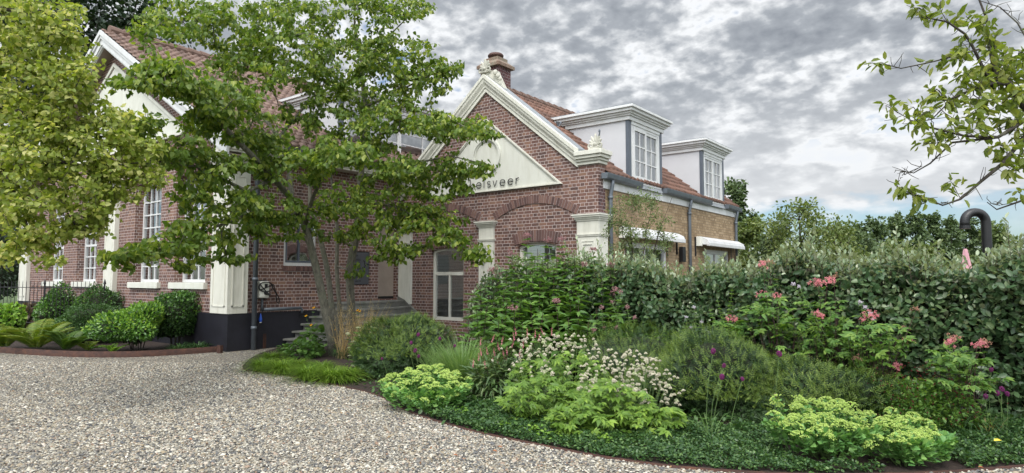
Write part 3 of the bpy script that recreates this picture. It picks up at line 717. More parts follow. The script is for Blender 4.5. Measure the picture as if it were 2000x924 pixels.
sf.build('soffit', M['door'], hall)
ls = math.hypot(EX - AX, RT_ - .03 - (RT_ - .03 - (EX - AX) * HS)); lu = np.array([AX - EX, 0, (EX - AX) * HS]); ls = np.linalg.norm(lu); lu /= ls
pantiles('roof', (EX, OY + .03, RT_ - (EX - AX) * HS), (0, 1, 0), lu, 9.4, ls, M['tile_old'], hall, tw=.22, th=.32)
lx = HL - .6; lv = np.array([AX - lx, 0, (AX - lx) * HS]); l2 = np.linalg.norm(lv); lv /= l2
pantiles('roof', (lx, OY + .03, RT_ - (AX - lx) * HS), (0, 1, 0), lv, 9.4, l2, M['tile_old'], hall, tw=.22, th=.32, flip=-1)
rt = MB()
for i in range(24):
    y = OY + .25 + i * .38; rt.tube([(AX, y, RT_ + .06), (AX, y + .1, RT_ + .065), (AX, y + .40, RT_ + .045)], [.15, .14, .125], 10)
rt.build('ridge_tiles', M['tile_old'], hall)
MB().box(EX - .62, EX - .03, OY + .12, 12.38, 4.40, 4.64).build('fascia', M['cream'], hall)
MB().prism([(p[0], 0, p[1]) for p in [(0.0, .10), (.02, .02), (.07, -.01), (.12, .02), (.15, .10), (.165, .10), (.165, .085), (.14, .0), (.07, -.04), (.0, -.02)]], (EX - .05, OY + .5, 4.60), (EX - .05, 12.38, 4.57)).build('gutter', M['zinc'], hall)
downpipe(HX + .17, 7.98, 4.58, .0, hall, .42, r=.055)
dormer(10.9, 15.3, hall, 'white flat topped dormer half hidden by the tree', zb=5.2, zt=6.58, X=-14.5, back=3.0, zr=.36)
# security camera under the eave, door and plaque
MB().ball((HX + .12, HY - .12 - .14, 4.62), .07, 12, 8).box(HX + .06, HX + .18, HY - .3, HY - .1, 4.68, 4.74).build('security_camera', M['black'], hall, smooth=False)
dr = MB().box(HX - .22, HX - .16, 11.72, 12.42, 1.12, 3.3).build('door', M['door'], hall)
MB().box(HX - .20, HX - .15, 11.70, 12.42, 1.04, 1.12).build('threshold', M['black'], dr)
pq = MB().box(HX - .05, HX - .012, 10.74, 11.40, 1.46, 2.32).build('plaque', M['plaque'], hall)
for body, z, sz, y in (('IT', 2.20, .07, 10.98), ('N WEEL', 2.09, .075, 10.86), ('ZAAT', 1.97, .075, 10.86), ('SCHALEN', 1.86, .07, 10.82), ('}', 1.88, .30, 11.20), ('ankers', 1.98, .055, 11.28), ('GESTICHT DOOR', 1.76, .045, 10.82), ('ALBERTS ZOON', 1.65, .055, 10.82), ('BEEK  anno 18', 1.53, .055, 10.80)):
    text('inscription', body, sz, (HX - .010, y, z), (R(90), 0, R(90)), M['inscr'], pq, ext=.002)

# ================================================================ stone steps between the houses
st = thing('stone_steps', 'worn grey stone steps fanning down from the oak door between the two brick buildings', 'steps', (-13.2, 10.8, 0))
def step_poly(k):
    y0 = 9.95 - .235 * k; x1 = -13.42 + .27 * k; w0, w1 = (HX + .072, GY - .075)
    pts = [(w0, w1), (w0, y0)]
    for q in np.linspace(0, 1, 8):
        # a bowed line from the left wall to the right wall
        a = np.array([w0, y0]); b = np.array([x1, w1]); p = a + (b - a) * q; nn = np.array([.82, -.35]); p = p + nn * (.62 + .05 * k) * math.sin(math.pi * q) ** .8
        if 0 < q: pts.append((float(p[0]), float(p[1])))
    return pts
for k in range(6):
    z1 = 1.02 - .165 * k; pts = step_poly(k)
    tr = MB(); n = len(pts)
    tr.slab([(p[0], p[1]) for p in pts], [], (0, 0, z1), (1, 0, 0), (0, 1, 0), (0, 0, 1), .055)
    cx = np.mean(pts, 0); sh = [tuple(np.array(p) + (np.array([HX + .1, GY - .1]) - p) * .03) for p in pts]
    ob = tr.build('tread', M['stone'], st, bevel=.012)
    rs_ = MB().slab(sh, [], (0, 0, z1 - .055), (1, 0, 0), (0, 1, 0), (0, 0, 1), z1 - .055 + .02); rs_.build('riser', M['stone'], ob)
MB().add([(-13.72, GY - .09, 1.12), (-13.45, GY - .09, 1.02), (-11.95, GY - .09, .02), (-12.1, GY - .09, -.02), (-13.72, GY - .09, .9), (-13.72, GY - .02, 1.12), (-13.45, GY - .02, 1.02), (-11.95, GY - .02, .02), (-12.1, GY - .02, -.02), (-13.72, GY - .02, .9)],
         [(0, 4, 3, 2, 1), (5, 6, 7, 8, 9), (0, 1, 6, 5), (1, 2, 7, 6), (2, 3, 8, 7), (3, 4, 9, 8), (4, 0, 5, 9)]).build('stringer', M['stone'], st)

# ================================================================ fittings on the walls
def ev_charger():
    x, y, z = HX + .0, 8.22, 1.35
    t = thing('car_charger', 'white wall charger with black looped cable beside the grey drainpipe', 'car charger', (x, y, 1.1))
    b = MB().box(x + .03, x + .17, y - .13, y + .13, z - .19, z + .20).build('housing', M['plastic'], t, bevel=.035)
    MB().box(x + .0, x + .03, y - .15, y + .15, z - .21, z + .22).build('back_plate', M['black'], t, bevel=.02)
    MB().box(x + .171, x + .176, y - .0, y + .075, z + .05, z + .14).build('display', M['black'], b)
    MB().tube([(x + .17, y + .03, z - .07), (x + .21, y + .03, z - .07)], .045, 14).tube([(x + .21, y + .03, z - .07), (x + .25, y + .10, z - .12)], .025, 8).build('plug', M['rubber'], t)
    c = [(x + .2, y + .10, z - .12)]
    for q in np.linspace(0, 1, 40):
        a = q * 2 * math.pi * 2.2; c.append((x + .19 + .01 * math.sin(a * 3), y + .02 + .17 * math.cos(a + 2.6) * (1 + .1 * q), z + .07 + .11 * math.sin(a + 2.6)))
    c += [(x + .18, y + .22, z + .12), (x + .12, y + .32, z - .05), (x + .1, y + .42, z - .2), (x + .1, y + .44, z - .28), (x + .1, y + .40, z - .32), (x + .1, y + .36, z - .28), (x + .12, y + .33, z - .1), (x + .16, y + .16, z + .14)]
    MB().tube(c, .012, 7).build('cable', M['rubber'], t, smooth=True)
    MB().tube([(x + .05, y + .02, z - .2), (x + .05, y + .02, .86)], .028, 8).tube([(x + .09, y + .03, .90), (x + .10, y + 1.02, .90)], .035, 10).tube([(x + .1, y + 1.02, .9), (x + .1, y + 1.05, .86), (x + .1, y + 1.05, .78)], .03, 8).build('conduit', M['zinc'], t, smooth=True)
    MB().tube([(x + .1, y + .10, z - .2), (x + .12, y + .06, z - .35), (x + .11, y - .02, z - .52), (x + .11, y - .04, z - .58)], .007, 6).build('cable', M['rubber'], t)
    for k in range(3): MB().box(x + .08, x + .10, y + 1.0, y + 1.22, .80 - .06 * k, .83 - .06 * k).build('vent_slat', M['black'], t)
    p = thing('power_plug', 'blue power plug hanging against the black plinth below the charger', 'plug', (x + .12, y - .05, .7))
    MB().lathe((x + .12, y - .05, .62), [(.03, 0), (.034, .02), (.036, .07), (.026, .10), (.018, .15), (.008, .19)], 12).build('plug_body', M['blue'], p, smooth=True)
    MB().tube([(x + .12, y - .05, .60), (x + .12, y - .05, .63)], .026, 10).build('contacts', M['plastic'], p)
    MB().tube([(x + .11, y - .07, .62), (x + .11, y - .12, .5), (x + .1, y - .14, .42)], .005, 5).build('cord', M['rubber'], p)
ev_charger()
def wall_lamp(loc, n, label, h=.26, w_=.07):
    t = thing('wall_lamp', label, 'wall lamp', loc); x, y, z = loc; n = Vector(n)
    mb = MB(); c = Vector(loc) + n * .06
    if abs(n.y) > .5: mb.box(x - w_, x + w_ * .6, y - .10, y - .02, z - h / 2, z + h / 2)
    else: mb.box(x + .02, x + .13, y - w_, y + w_, z - h / 2, z + h / 2)
    mb.build('lamp_body', M['black'], t, bevel=.006)
    m2 = MB()
    if abs(n.y) > .5: m2.box(x + w_ * .6, x + w_ * .9, y - .09, y - .03, z - h * .3, z + h * .25).box(x - .03, x + .03, y - .03, y, z - .06, z + .06)
    else: m2.box(x + .04, x + .11, y + w_, y + w_ * 1.5, z - h * .4, z + h * .4).box(x, x + .03, y - .03, y + .03, z - .06, z + .06)
    m2.build('bracket', M['black'], t)
wall_lamp((-10.50, GY - .09, 2.16), (0, -1, 0), 'small black lamp on the cream pilaster between the gable windows', .22, .055)
wall_lamp((GX1, 16.95, 2.28), (1, 0, 0), 'black box lamp on the yellow brick wall beside a drainpipe', .42, .10)
def awning(y0, y1, label):
    x = GX1; t = thing('awning', label, 'awning', (x, y0, 2.7), 'closed white awnings on the yellow brick wall')
    MB().prism([(0, 0, .02), (.10, 0, .02), (.30, 0, .0), (.30, 0, .06), (.28, 0, .14), (.10, 0, .24), (0, 0, .24)], (x + .02, y0 + .12, 2.60), (x + .02, y1, 2.60)).build('cassette', M['paint'], t)
    MB().box(x + .01, x + .14, y0 - .05, y0 + .115, 2.56, 2.84).build('bracket', M['plastic'], t, bevel=.01)
    MB().box(x + .255, x + .335, y0 + .13, y1 + .02, 2.57, 2.672).build('front_rail', M['paint'], t, bevel=.01)
    MB().box(x + .05, x + .07, y1 - .55, y1 - .53, 2.2, 2.6).build('crank', M['black'], t)
awning(13.45, 16.55, 'closed white awning over the yellow wall window nearer the gable corner')
awning(18.15, 21.45, 'closed white awning over the farthest window of the yellow wall')
# ================================================================ ground, gravel, beds
def sheet(name, pts, z, mat, kind='structure', top=None):
    V = np.array([(p[0], p[1], z) for p in pts]); tri = tessellate_polygon([[Vector(p) for p in V]])
    f = []
    for t in tri:
        a, b, c = V[list(t)]; f.append(tuple(t) if np.cross(b - a, c - a)[2] > 0 else tuple(reversed(t)))
    o = put(name, npmesh(name, V, [np.array(f)]), mat); return tag(o, kind=kind)
def spline(pts, n=8):
    pts = np.array(pts, float); out = []
    P = np.vstack([2 * pts[0] - pts[1], pts, 2 * pts[-1] - pts[-2]])
    for i in range(1, len(P) - 2):
        for q in np.linspace(0, 1, n, endpoint=False):
            out.append(.5 * ((2 * P[i]) + (-P[i - 1] + P[i + 1]) * q + (2 * P[i - 1] - 5 * P[i] + 4 * P[i + 1] - P[i + 2]) * q * q + (-P[i - 1] + 3 * P[i] - 3 * P[i + 1] + P[i + 2]) * q ** 3))
    out.append(pts[-1]); return np.array(out)
def gravelmat():
    m, t, b = newmat('gravel'); co = objco(t)
    def layer(scale):
        wp = t.n('ShaderNodeTexNoise', ins={0: co, 'Scale': scale * .7, 'Detail': 2.0}).outputs[1]
        cv = t.n('ShaderNodeVectorMath', operation='MULTIPLY_ADD', ins={0: wp, 1: (.03, .03, 0), 2: co}).outputs[0]
        v = t.n('ShaderNodeTexVoronoi', voronoi_dimensions='2D', ins={0: cv, 'Scale': scale, 'Randomness': 1.0}); return v
    v = layer(42.0)
    s = t.n('ShaderNodeSeparateColor', ins={0: v.outputs['Color']})
    c = t.ramp(s.outputs[0], GSTOPS)
    n = t.n('ShaderNodeTexNoise', ins={0: co, 'Scale': 1.1, 'Detail': 5.0, 'Roughness': .6}).outputs[0]
    c = t.mix(t.n('ShaderNodeMapRange', ins={0: n, 1: .4, 2: .7, 3: 0.0, 4: .35}).outputs[0], c, (.17, .145, .115))
    gap = t.n('ShaderNodeMapRange', ins={0: v.outputs[0], 1: .35, 2: .75, 3: 0.0, 4: 1.0}).outputs[0]
    c = t.mix(gap, c, (.06, .055, .05))
    t.link(c, b.inputs['Base Color']); b.inputs['Roughness'].default_value = .8; b.inputs['Specular IOR Level'].default_value = .3
    h = t.math('SUBTRACT', 1.0, t.math('POWER', v.outputs[0], 2.0))
    t.link(t.n('ShaderNodeBump', ins={'Strength': 1.0, 'Distance': .014, 'Height': h}).outputs[0], b.inputs['Normal'])
    return m
GSTOPS = [(0, (0.038, 0.038, 0.04)), (0.12, (0.082, 0.085, 0.09)), (0.3, (0.164, 0.157, 0.139)), (0.5, (0.27, 0.248, 0.197)), (0.64, (0.26, 0.205, 0.13)), (0.74, (0.375, 0.353, 0.287)), (0.87, (0.52, 0.495, 0.421)), (0.95, (0.203, 0.114, 0.067)), (1, (0.674, 0.647, 0.564))]
M['gravel'] = gravelmat()
def pebblemat():
    m, t, b = newmat('pebbles'); g = t.n('ShaderNodeNewGeometry').outputs['Random Per Island']; co = objco(t)
    n = t.n('ShaderNodeTexNoise', ins={0: co, 'Scale': .8, 'Detail': 6.0, 'Roughness': .62}).outputs[0]
    c = t.mix(t.n('ShaderNodeMapRange', ins={0: n, 1: .42, 2: .68, 3: 0.0, 4: .3}).outputs[0], t.ramp(g, GSTOPS), (.17, .15, .12))
    t.link(c, b.inputs['Base Color']); b.inputs['Roughness'].default_value = .72; return m
M['pebble'] = pebblemat()
def grassmat():
    m, t, b = newmat('grass_ground'); co = objco(t)
    n = t.n('ShaderNodeTexNoise', ins={0: co, 'Scale': .35, 'Detail': 8.0, 'Roughness': .7}).outputs[0]
    t.link(t.ramp(n, [(.3, (.035, .06, .018)), (.6, (.07, .11, .03)), (.8, (.11, .13, .045))]), b.inputs['Base Color']); b.inputs['Roughness'].default_value = .9; return m
M['lawn'] = grassmat()
sheet('ground', [(-900, -900), (900, -900), (900, 900), (-900, 900)], -.02, M['lawn'])
# outer edge of the gravel against the large bed, and of the left bed
E1 = spline([gp(*p)[:2] for p in [(556, 676), (505, 692), (479, 710), (478, 724), (530, 731), (600, 744), (680, 759), (735, 774), (790, 803), (850, 824), (930, 846), (1000, 861), (1100, 881), (1200, 899), (1320, 915), (1450, 925), (1600, 931), (1750, 929), (1880, 923), (2000, 913), (2120, 900), (2300, 880)]], 6)
E2 = spline([gp(*p)[:2] for p in [(-500, 655), (-250, 668), (-120, 677), (0, 689), (130, 697), (250, 698), (350, 693), (430, 687), (444, 684)]], 6)
gpoly = [tuple(p) for p in E2] + [(HX + .06, 8.85)] + [tuple(p) for p in E1] + [(14, 4), (14, -8), (-24, -8), (-40, 5)]
sheet('gravel_drive', gpoly, 0.0, M['gravel'])
bed1 = [tuple(p) for p in E1] + [(14, 13), (GX1 + .2, 13), (GX1, GY), (-12.0, GY), (HX + .1, 9.0)]
sheet('bed_soil', bed1, .012, M['soil'])
bed2 = [tuple(p) for p in E2] + [(HX, 7.45), (-34, 7.45), (-45, 7.4)]
sheet('bed_soil', bed2, .016, M['soil'])
sheet('terrace', [(GX1, GY), (14, GY), (14, 30), (GX1, 30)], -.004, plain('paving', (.2, .19, .17), .85, .15))
def strip(name, E, h, th, label):
    E = np.array(E); d = np.gradient(E, axis=0); d /= np.linalg.norm(d, axis=1)[:, None] + 1e-9; nn = np.stack([-d[:, 1], d[:, 0]], 1) * th
    n = len(E); V = []
    for z in (-.03, h):
        for sg in (0, 1): V.append(np.column_stack([E + nn * sg, np.full(n, z)]))
    V = np.concatenate(V); i = np.arange(n - 1); q = lambda a, b: np.stack([a * n + i, a * n + i + 1, b * n + i + 1, b * n + i], 1)
    return tag(put(name, npmesh(name, V, [q(0, 2), q(1, 3), q(2, 3)]), M['rust']), label, 'edging')
strip('steel_edging', E2, .125, .008, 'rusty steel edging strip around the shrub bed under the tall windows')
strip('steel_edging', E1[14:], .024, .008, 'thin rusty steel edging between the gravel and the green groundcover')
for (px, py, h, lab) in ((427, 690, .17, 'short rusty steel post at the end of the steel edging'), (512, 681, .34, 'rusty steel post standing against the black plinth below the charger')):
    p = gp(px, py); mb = MB(); x, y = p[0], p[1]
    c_, s_ = math.cos(.3), math.sin(.3)
    for (a, b, c, e) in ((-.05, .05, -.006, .006), (-.05, -.038, .006, .07), (.038, .05, .006, .07)):
        q = [(x + u * c_ - v * s_, y + u * s_ + v * c_, z) for z in (0, h) for (u, v) in ((a, c), (b, c), (b, e), (a, e))]
        mb.add(q, [(3, 2, 1, 0), (4, 5, 6, 7), (0, 1, 5, 4), (1, 2, 6, 5), (2, 3, 7, 6), (3, 0, 4, 7)])
    tag(mb.build('steel_post', M['rust']), lab, 'post')
# loose stones, nearest part of the drive
def inside(P_, poly):
    x, y = P_[:, 0], P_[:, 1]; r = np.zeros(len(P_), bool); n = len(poly)
    for i in range(n):
        x0, y0 = poly[i]; x1, y1 = poly[(i + 1) % n]
        c = ((y0 > y) != (y1 > y)) & (x < (x1 - x0) * (y - y0) / (y1 - y0 + 1e-12) + x0); r ^= c
    return r
def view_pts(n, p0, p1, py0, py1, power=1.0):
    """random ground points, even in the picture area given"""
    px = rng.uniform(p0, p1, n); py = rng.uniform(py0, py1, n)
    d = FW[None] + RT[None] * ((px - 1000) / F)[:, None] + UP[None] * ((462 - py) / F)[:, None]
    return EY[None] + d * (-EYE / d[:, 2])[:, None]
def stones():
    # even per square metre, out to about 11 m
    n = 250000; D = 5.0 + 7.5 * rng.random(n) ** .8; lat = (rng.random(n) * 2 - 1) * D * .83
    Pw = FH[None, :2] * D[:, None] + RT[None, :2] * lat[:, None]
    Pw = Pw[inside(Pw, gpoly)]; n = len(Pw)
    T0 = np.array([(1, 0, 0), (.3, .95, 0), (-.8, .6, 0), (-.8, -.6, 0), (.3, -.95, 0), (.1, 0, 1), (.5, .3, .75), (-.45, .1, .8)])
    T0 = np.array([(1, 0, .1), (.3, .9, 0), (-.8, .6, .15), (-.85, -.55, 0), (.35, -.9, .1), (.55, .1, .8), (-.2, .45, .9), (-.25, -.4, .85)])
    Fq = [np.array([(0, 1, 6, 5), (2, 3, 7, 6), (4, 0, 5, 7)]), np.array([(1, 2, 6), (3, 4, 7), (5, 6, 7)])]
    r = rng.uniform(.0075, .0165, n) * (1 + .9 * (rng.random(n) > .96)); a = rng.random(n) * 6.283
    V = T0[None] * (1 + rng.normal(0, .16, (n, 8, 3))); V = V * np.stack([r, r * rng.uniform(.6, 1, n), r * rng.uniform(.4, .75, n)], 1)[:, None]
    tilt = rng.normal(0, .35, n); V[..., 2] += V[..., 0] * tilt[:, None] * .6 + .002
    c, s = np.cos(a)[:, None], np.sin(a)[:, None]; X = V[..., 0] * c - V[..., 1] * s + Pw[:, 0:1]; Y = V[..., 0] * s + V[..., 1] * c + Pw[:, 1:2]
    V = np.stack([X, Y, V[..., 2] + rng.random(n)[:, None] * .006], -1).reshape(-1, 3); off = (np.arange(n) * 8)[:, None, None]
    me = npmesh('gravel_stones', V, [(f[None] + off).reshape(-1, f.shape[1]) for f in Fq], False)
    tag(put('gravel_stones', me, M['pebble']), 'pale mixed gravel stones covering the drive', 'gravel', kind='stuff')
stones()

# ================================================================ foliage makers
def norm(a): return a / (np.linalg.norm(a, axis=-1, keepdims=True) + 1e-9)
SHAPES = {  # along, half width
    'oval': [(.30, .9), (.70, .85)], 'heart': [(.16, 1.0), (.60, .80)], 'lance': [(.28, 1.0), (.62, .75)], 'spoon': [(.45, .7), (.80, 1.0)], 'needle': [(.2, 1.0), (.8, .8)]}
def leaf_arrays(P_, D, N, L, W, shape='oval', fold=.22, curl=.15):
    """one folded six-sided blade per row; W is the half width as a share of L"""
    n = len(P_); L = np.broadcast_to(L, (n,)).astype(float); D = norm(D); S = norm(np.cross(D, N)); U = np.cross(S, D)
    (a1, w1), (a2, w2) = SHAPES[shape]; rows = [(0, 0, 0), (a1, -w1, 1), (a2, -w2, 1), (1, 0, 0), (a2, w2, 1), (a1, w1, 1)]
    V = np.empty((n, 6, 3)); Wv = np.broadcast_to(W, (n,)); cv = np.broadcast_to(curl, (n,))
    for i, (a, w_, f) in enumerate(rows):
        up = f * fold * np.abs(w_) * Wv - cv * a * a
        V[:, i] = P_ + D * (a * L)[:, None] + S * (w_ * Wv * L)[:, None] + U * (up * L)[:, None]
    return V
LQ = np.array([(0, 3, 2, 1), (0, 5, 4, 3)])
def leaf_obj(name, arrs, mat, parent=None, smooth=False):
    V = np.concatenate([a.reshape(-1, 3) for a in arrs]); n = len(V) // 6
    me = npmesh(name, V, [(LQ[None] + (np.arange(n) * 6)[:, None, None]).reshape(-1, 4)], smooth)
    return put(name, me, mat, parent)
def blade_arrays(P_, D, L, W, droop, segs=4, side=None):
    """arching strips that taper to a point: P base, D start direction, droop = fall at the tip as a share of L"""
    n = len(P_); D = norm(D); H = D.copy(); H[:, 2] = 0; H = norm(H + rng.normal(0, .02, H.shape) * [1, 1, 0]); S = norm(np.cross(D, np.array([0, 0, 1.]) + H * .01)) if side is None else side
    t = np.linspace(0, 1, segs + 1); V = np.empty((n, segs + 1, 2, 3))
    for i, q in enumerate(t):
        c = P_ + D * (q * L)[:, None] + H * (L * droop * .45 * q * q)[:, None]; c = c - np.array([0, 0, 1.]) * (L * droop * q ** 2.2)[:, None]
        w_ = (W * (1 - q) ** .6 * (.55 + .45 * min(1, q * 4)) if q < 1 else W * .04)
        V[:, i, 0] = c - S * np.reshape(w_, (-1, 1)); V[:, i, 1] = c + S * np.reshape(w_, (-1, 1))
    return V.reshape(n, -1, 3)
def blade_obj(name, V, segs, mat, parent=None):
    n = len(V); k = (segs + 1) * 2; base = (np.arange(n) * k)[:, None, None]; i = np.arange(segs) * 2
    q = np.stack([i, i + 1, i + 3, i + 2], 1)[None] + base
    return put(name, npmesh(name, V.reshape(-1, 3), [q.reshape(-1, 4)], True), mat, parent)
def rand_dir(n): v = rng.normal(size=(n, 3)); return norm(v)
class Skel:
    """branch skeleton: main limbs are given, twigs grow to the nearest wood"""
    def __init__(s, limbs, lead=0):
        s.P = []; s.par = []; s.r = []; s.lead = []
        for k, pl in enumerate(limbs):
            pts = np.array([p[:3] for p in pl], float); rr = np.array([p[3] for p in pl], float)
            if k == 0 or not s.P: prev = -1
            else:
                A = np.array(s.P); prev = int(np.argmin(((A - pts[0]) ** 2).sum(1)))
            sub = []
            for i in range(len(pts) - 1):
                m = max(1, int(np.linalg.norm(pts[i + 1] - pts[i]) / .35))
                for q in range(m):
                    sub.append((pts[i] + (pts[i + 1] - pts[i]) * q / m + (rng.normal(0, .012, 3) if (i or q) else 0), rr[i] + (rr[i + 1] - rr[i]) * q / m))
            sub.append((pts[-1], rr[-1]))
            for j, (p, r_) in enumerate(sub):
                s.P.append(np.array(p)); s.par.append(prev); s.r.append(r_); prev = len(s.P) - 1
    def grow(s, tips, step=.22, jit=.03, zmin=-9, sag=.0, alpha=.0):
        tips = np.array(tips); A = np.array(s.P); cap = len(A) + len(tips) * 14 + 10
        B = np.empty((cap, 3)); B[:len(A)] = A; n = len(A)
        d0 = np.array([((A - t) ** 2).sum(1).min() for t in tips]); s.tips = []; s.tdir = []
        ok = A[:, 2] > zmin; blocked = np.zeros(cap, bool); blocked[:n] = ~ok
        for ti in np.argsort(d0):
            t = tips[ti]; d = ((B[:n] - t) ** 2).sum(1); d = np.where(blocked[:n], 1e9, d)
            j = int(np.argmin(d)); dist_ = math.sqrt(d[j]); m = int(min(12, max(1, math.ceil(dist_ / step)))); prev = j; p0 = B[j].copy()
            for q in range(1, m + 1):
                f = q / m; p = p0 + (t - p0) * f
                if q < m: p = p + rng.normal(0, jit, 3) - np.array([0, 0, sag * dist_ * math.sin(math.pi * f)])
                B[n] = p; s.P.append(p); s.par.append(prev); s.r.append(0.0); prev = n; n += 1
            s.tips.append(n - 1); dd = B[n - 1] - B[s.par[n - 1]]; s.tdir.append(dd)
        s.tdir = norm(np.array(s.tdir)); s.tp = B[s.tips].copy(); return s
    def wood(s, name, mat, parent, rtip=.004, sides=5, power=.5, rmax=.1, big=10):
        n = len(s.P); cnt = np.zeros(n); kids = [[] for _ in range(n)]
        for i in range(n - 1, -1, -1):
            cnt[i] = max(cnt[i], 1)
            if s.par[i] >= 0: cnt[s.par[i]] += cnt[i] if kids[i] or True else 1; kids[s.par[i]].append(i)
        rad = np.minimum(rtip * cnt ** power, rmax); given = np.array(s.r); rad = np.where(given > 0, np.maximum(given, np.minimum(rad, given * 1.15)), rad)
        for i in range(n):                       # a twig is never thicker than what bears it
            if s.par[i] >= 0: rad[i] = min(rad[i], rad[s.par[i]])
        mb = MB(); seen = np.zeros(n, bool)
        for i in range(n):
            if seen[i]: continue
            ch_ = [i] if s.par[i] < 0 else [s.par[i], i]; seen[i] = True; j = i
            while kids[j]:
                g = [k for k in kids[j] if not seen[k]]
                if not g: break
                j = max(g, key=lambda k: rad[k] * 1000 + cnt[k]); seen[j] = True; ch_.append(j)
            if len(ch_) < 2: continue
            rr = [rad[k] for k in ch_]
            if s.par[i] >= 0: rr[0] = rr[1]
            sd = big if rr[0] > .03 else (5 if rr[0] > .008 else 3)
            mb.tube([s.P[k] for k in ch_], rr, sd, cap=False)
        return mb.build(name, mat, parent, smooth=True)
def pads_pts(pads):
    out = []
    for (px, py, rx, ry, d, dr, n) in pads:
        a = rng.random(n) * 6.283; r_ = rng.random(n) ** .45; z = rng.normal(0, .45, n).clip(-1, 1)
        for i in range(n): out.append(dep(px + rx * r_[i] * math.cos(a[i]), py + ry * r_[i] * math.sin(a[i]), d + dr * z[i]))
    return np.array(out)
def spray(tp, td, k, spread, flat=.5, L=(.08, .11), W=.36, shape='oval', droop=.25, up=.8, fold=.2, curl=.2, outw=.8, Lr=None):
    """k leaves round each twig tip"""
    n = len(tp) * k; P0 = np.repeat(tp, k, 0); D0 = np.repeat(td, k, 0)
    back = rng.random(n) ** 1.3 * spread * 1.6; off = rand_dir(n) * (rng.random(n) ** .5 * spread * .75)[:, None] * [1, 1, flat]
    P_ = P0 - D0 * back[:, None] + off; D = norm(norm(off) * outw + D0 * .6 + rng.normal(0, .35, (n, 3)) - [0, 0, droop])
    N = norm(rng.normal(0, .45, (n, 3)) + [0, 0, up]); Ls = rng.uniform(L[0], L[1], n)
    return leaf_arrays(P_, D, N, Ls, W, shape, fold, curl * rng.uniform(.2, 1.8, n))
# ================================================================ plants: makers
def bumps(n=9, amp=.12):
    n = n * 2; c = rand_dir(n); k = rng.uniform(3, 22, n); a = rng.uniform(.4, 1, n) * amp * 1.25
    q = rand_dir(400); m = (a[None] * np.exp(k[None] * (q @ c.T - 1))).sum(1); lo_ = np.quantile(m, .85)
    return lambda D: 1 + ((a[None] * np.exp(k[None] * (D @ c.T - 1))).sum(1) - lo_) * 1.1 + rng.normal(0, .02, len(D))
def ellip(n, c, r, fn, lo=.80, hi=1.04, zlow=-.35, power=2.0):
    D = rand_dir(int(n * 1.9)); D = D[D[:, 2] > zlow][:n]; n = len(D)
    q = lo + (hi - lo) * rng.random(n) ** (1 / power); return np.array(c) + D * (q * fn(D))[:, None] * np.array(r), D
def hull(name, c, r, fn, mat, parent, k=.80, zlow=-1):
    u, v = np.meshgrid(np.linspace(0, 2 * math.pi, 25)[:-1], np.linspace(.02, math.pi - .02, 13)); D = np.stack([np.sin(v) * np.cos(u), np.sin(v) * np.sin(u), np.cos(v)], -1).reshape(-1, 3)
    V = np.array(c) + D * (k * fn(D))[:, None] * np.array(r); V[:, 2] = np.maximum(V[:, 2], .02)
    i, j = np.meshgrid(np.arange(24), np.arange(12)); a = (j * 24 + i).ravel(); b = (j * 24 + (i + 1) % 24).ravel()
    return put(name, npmesh(name, V, [np.stack([a, a + 24, b + 24, b], 1)], True), mat, parent)
def stems(c, r, h, n, mat, parent, name='stems', rad=.012, z0=0.0):
    mb = MB(); b = np.array([c[0], c[1], z0])
    for i in range(n):
        a = rng.random() * 6.283; q = rng.uniform(.2, .9); p1 = b + [math.cos(a) * r[0] * .15, math.sin(a) * r[1] * .15, 0]; p2 = b + [math.cos(a) * r[0] * q * .5, math.sin(a) * r[1] * q * .5, h * .45]; p3 = b + [math.cos(a) * r[0] * q * .8, math.sin(a) * r[1] * q * .8, h * .85 * (1 - .2 * q)]
        mb.tube([p1, p2, p3], [rad, rad * .7, rad * .35], 5, cap=False)
    return mb.build(name, mat, parent)
def sprigs(P_, D, N, L, k=8, nl=.028, w=.14):
    D = norm(D); S = norm(np.cross(D, N)); out = []
    for j in range(k):
        q = (j + .5) / k; sg = 1 if j % 2 else -1; d = D * (.30 + .6 * q * q) + S * sg * (1 - .25 * q)
        out.append(leaf_arrays(P_ + D * (L * q)[:, None], d, N, np.full(len(P_), nl) * (1.15 - .5 * q), w, 'needle', .1, .1))
    return out
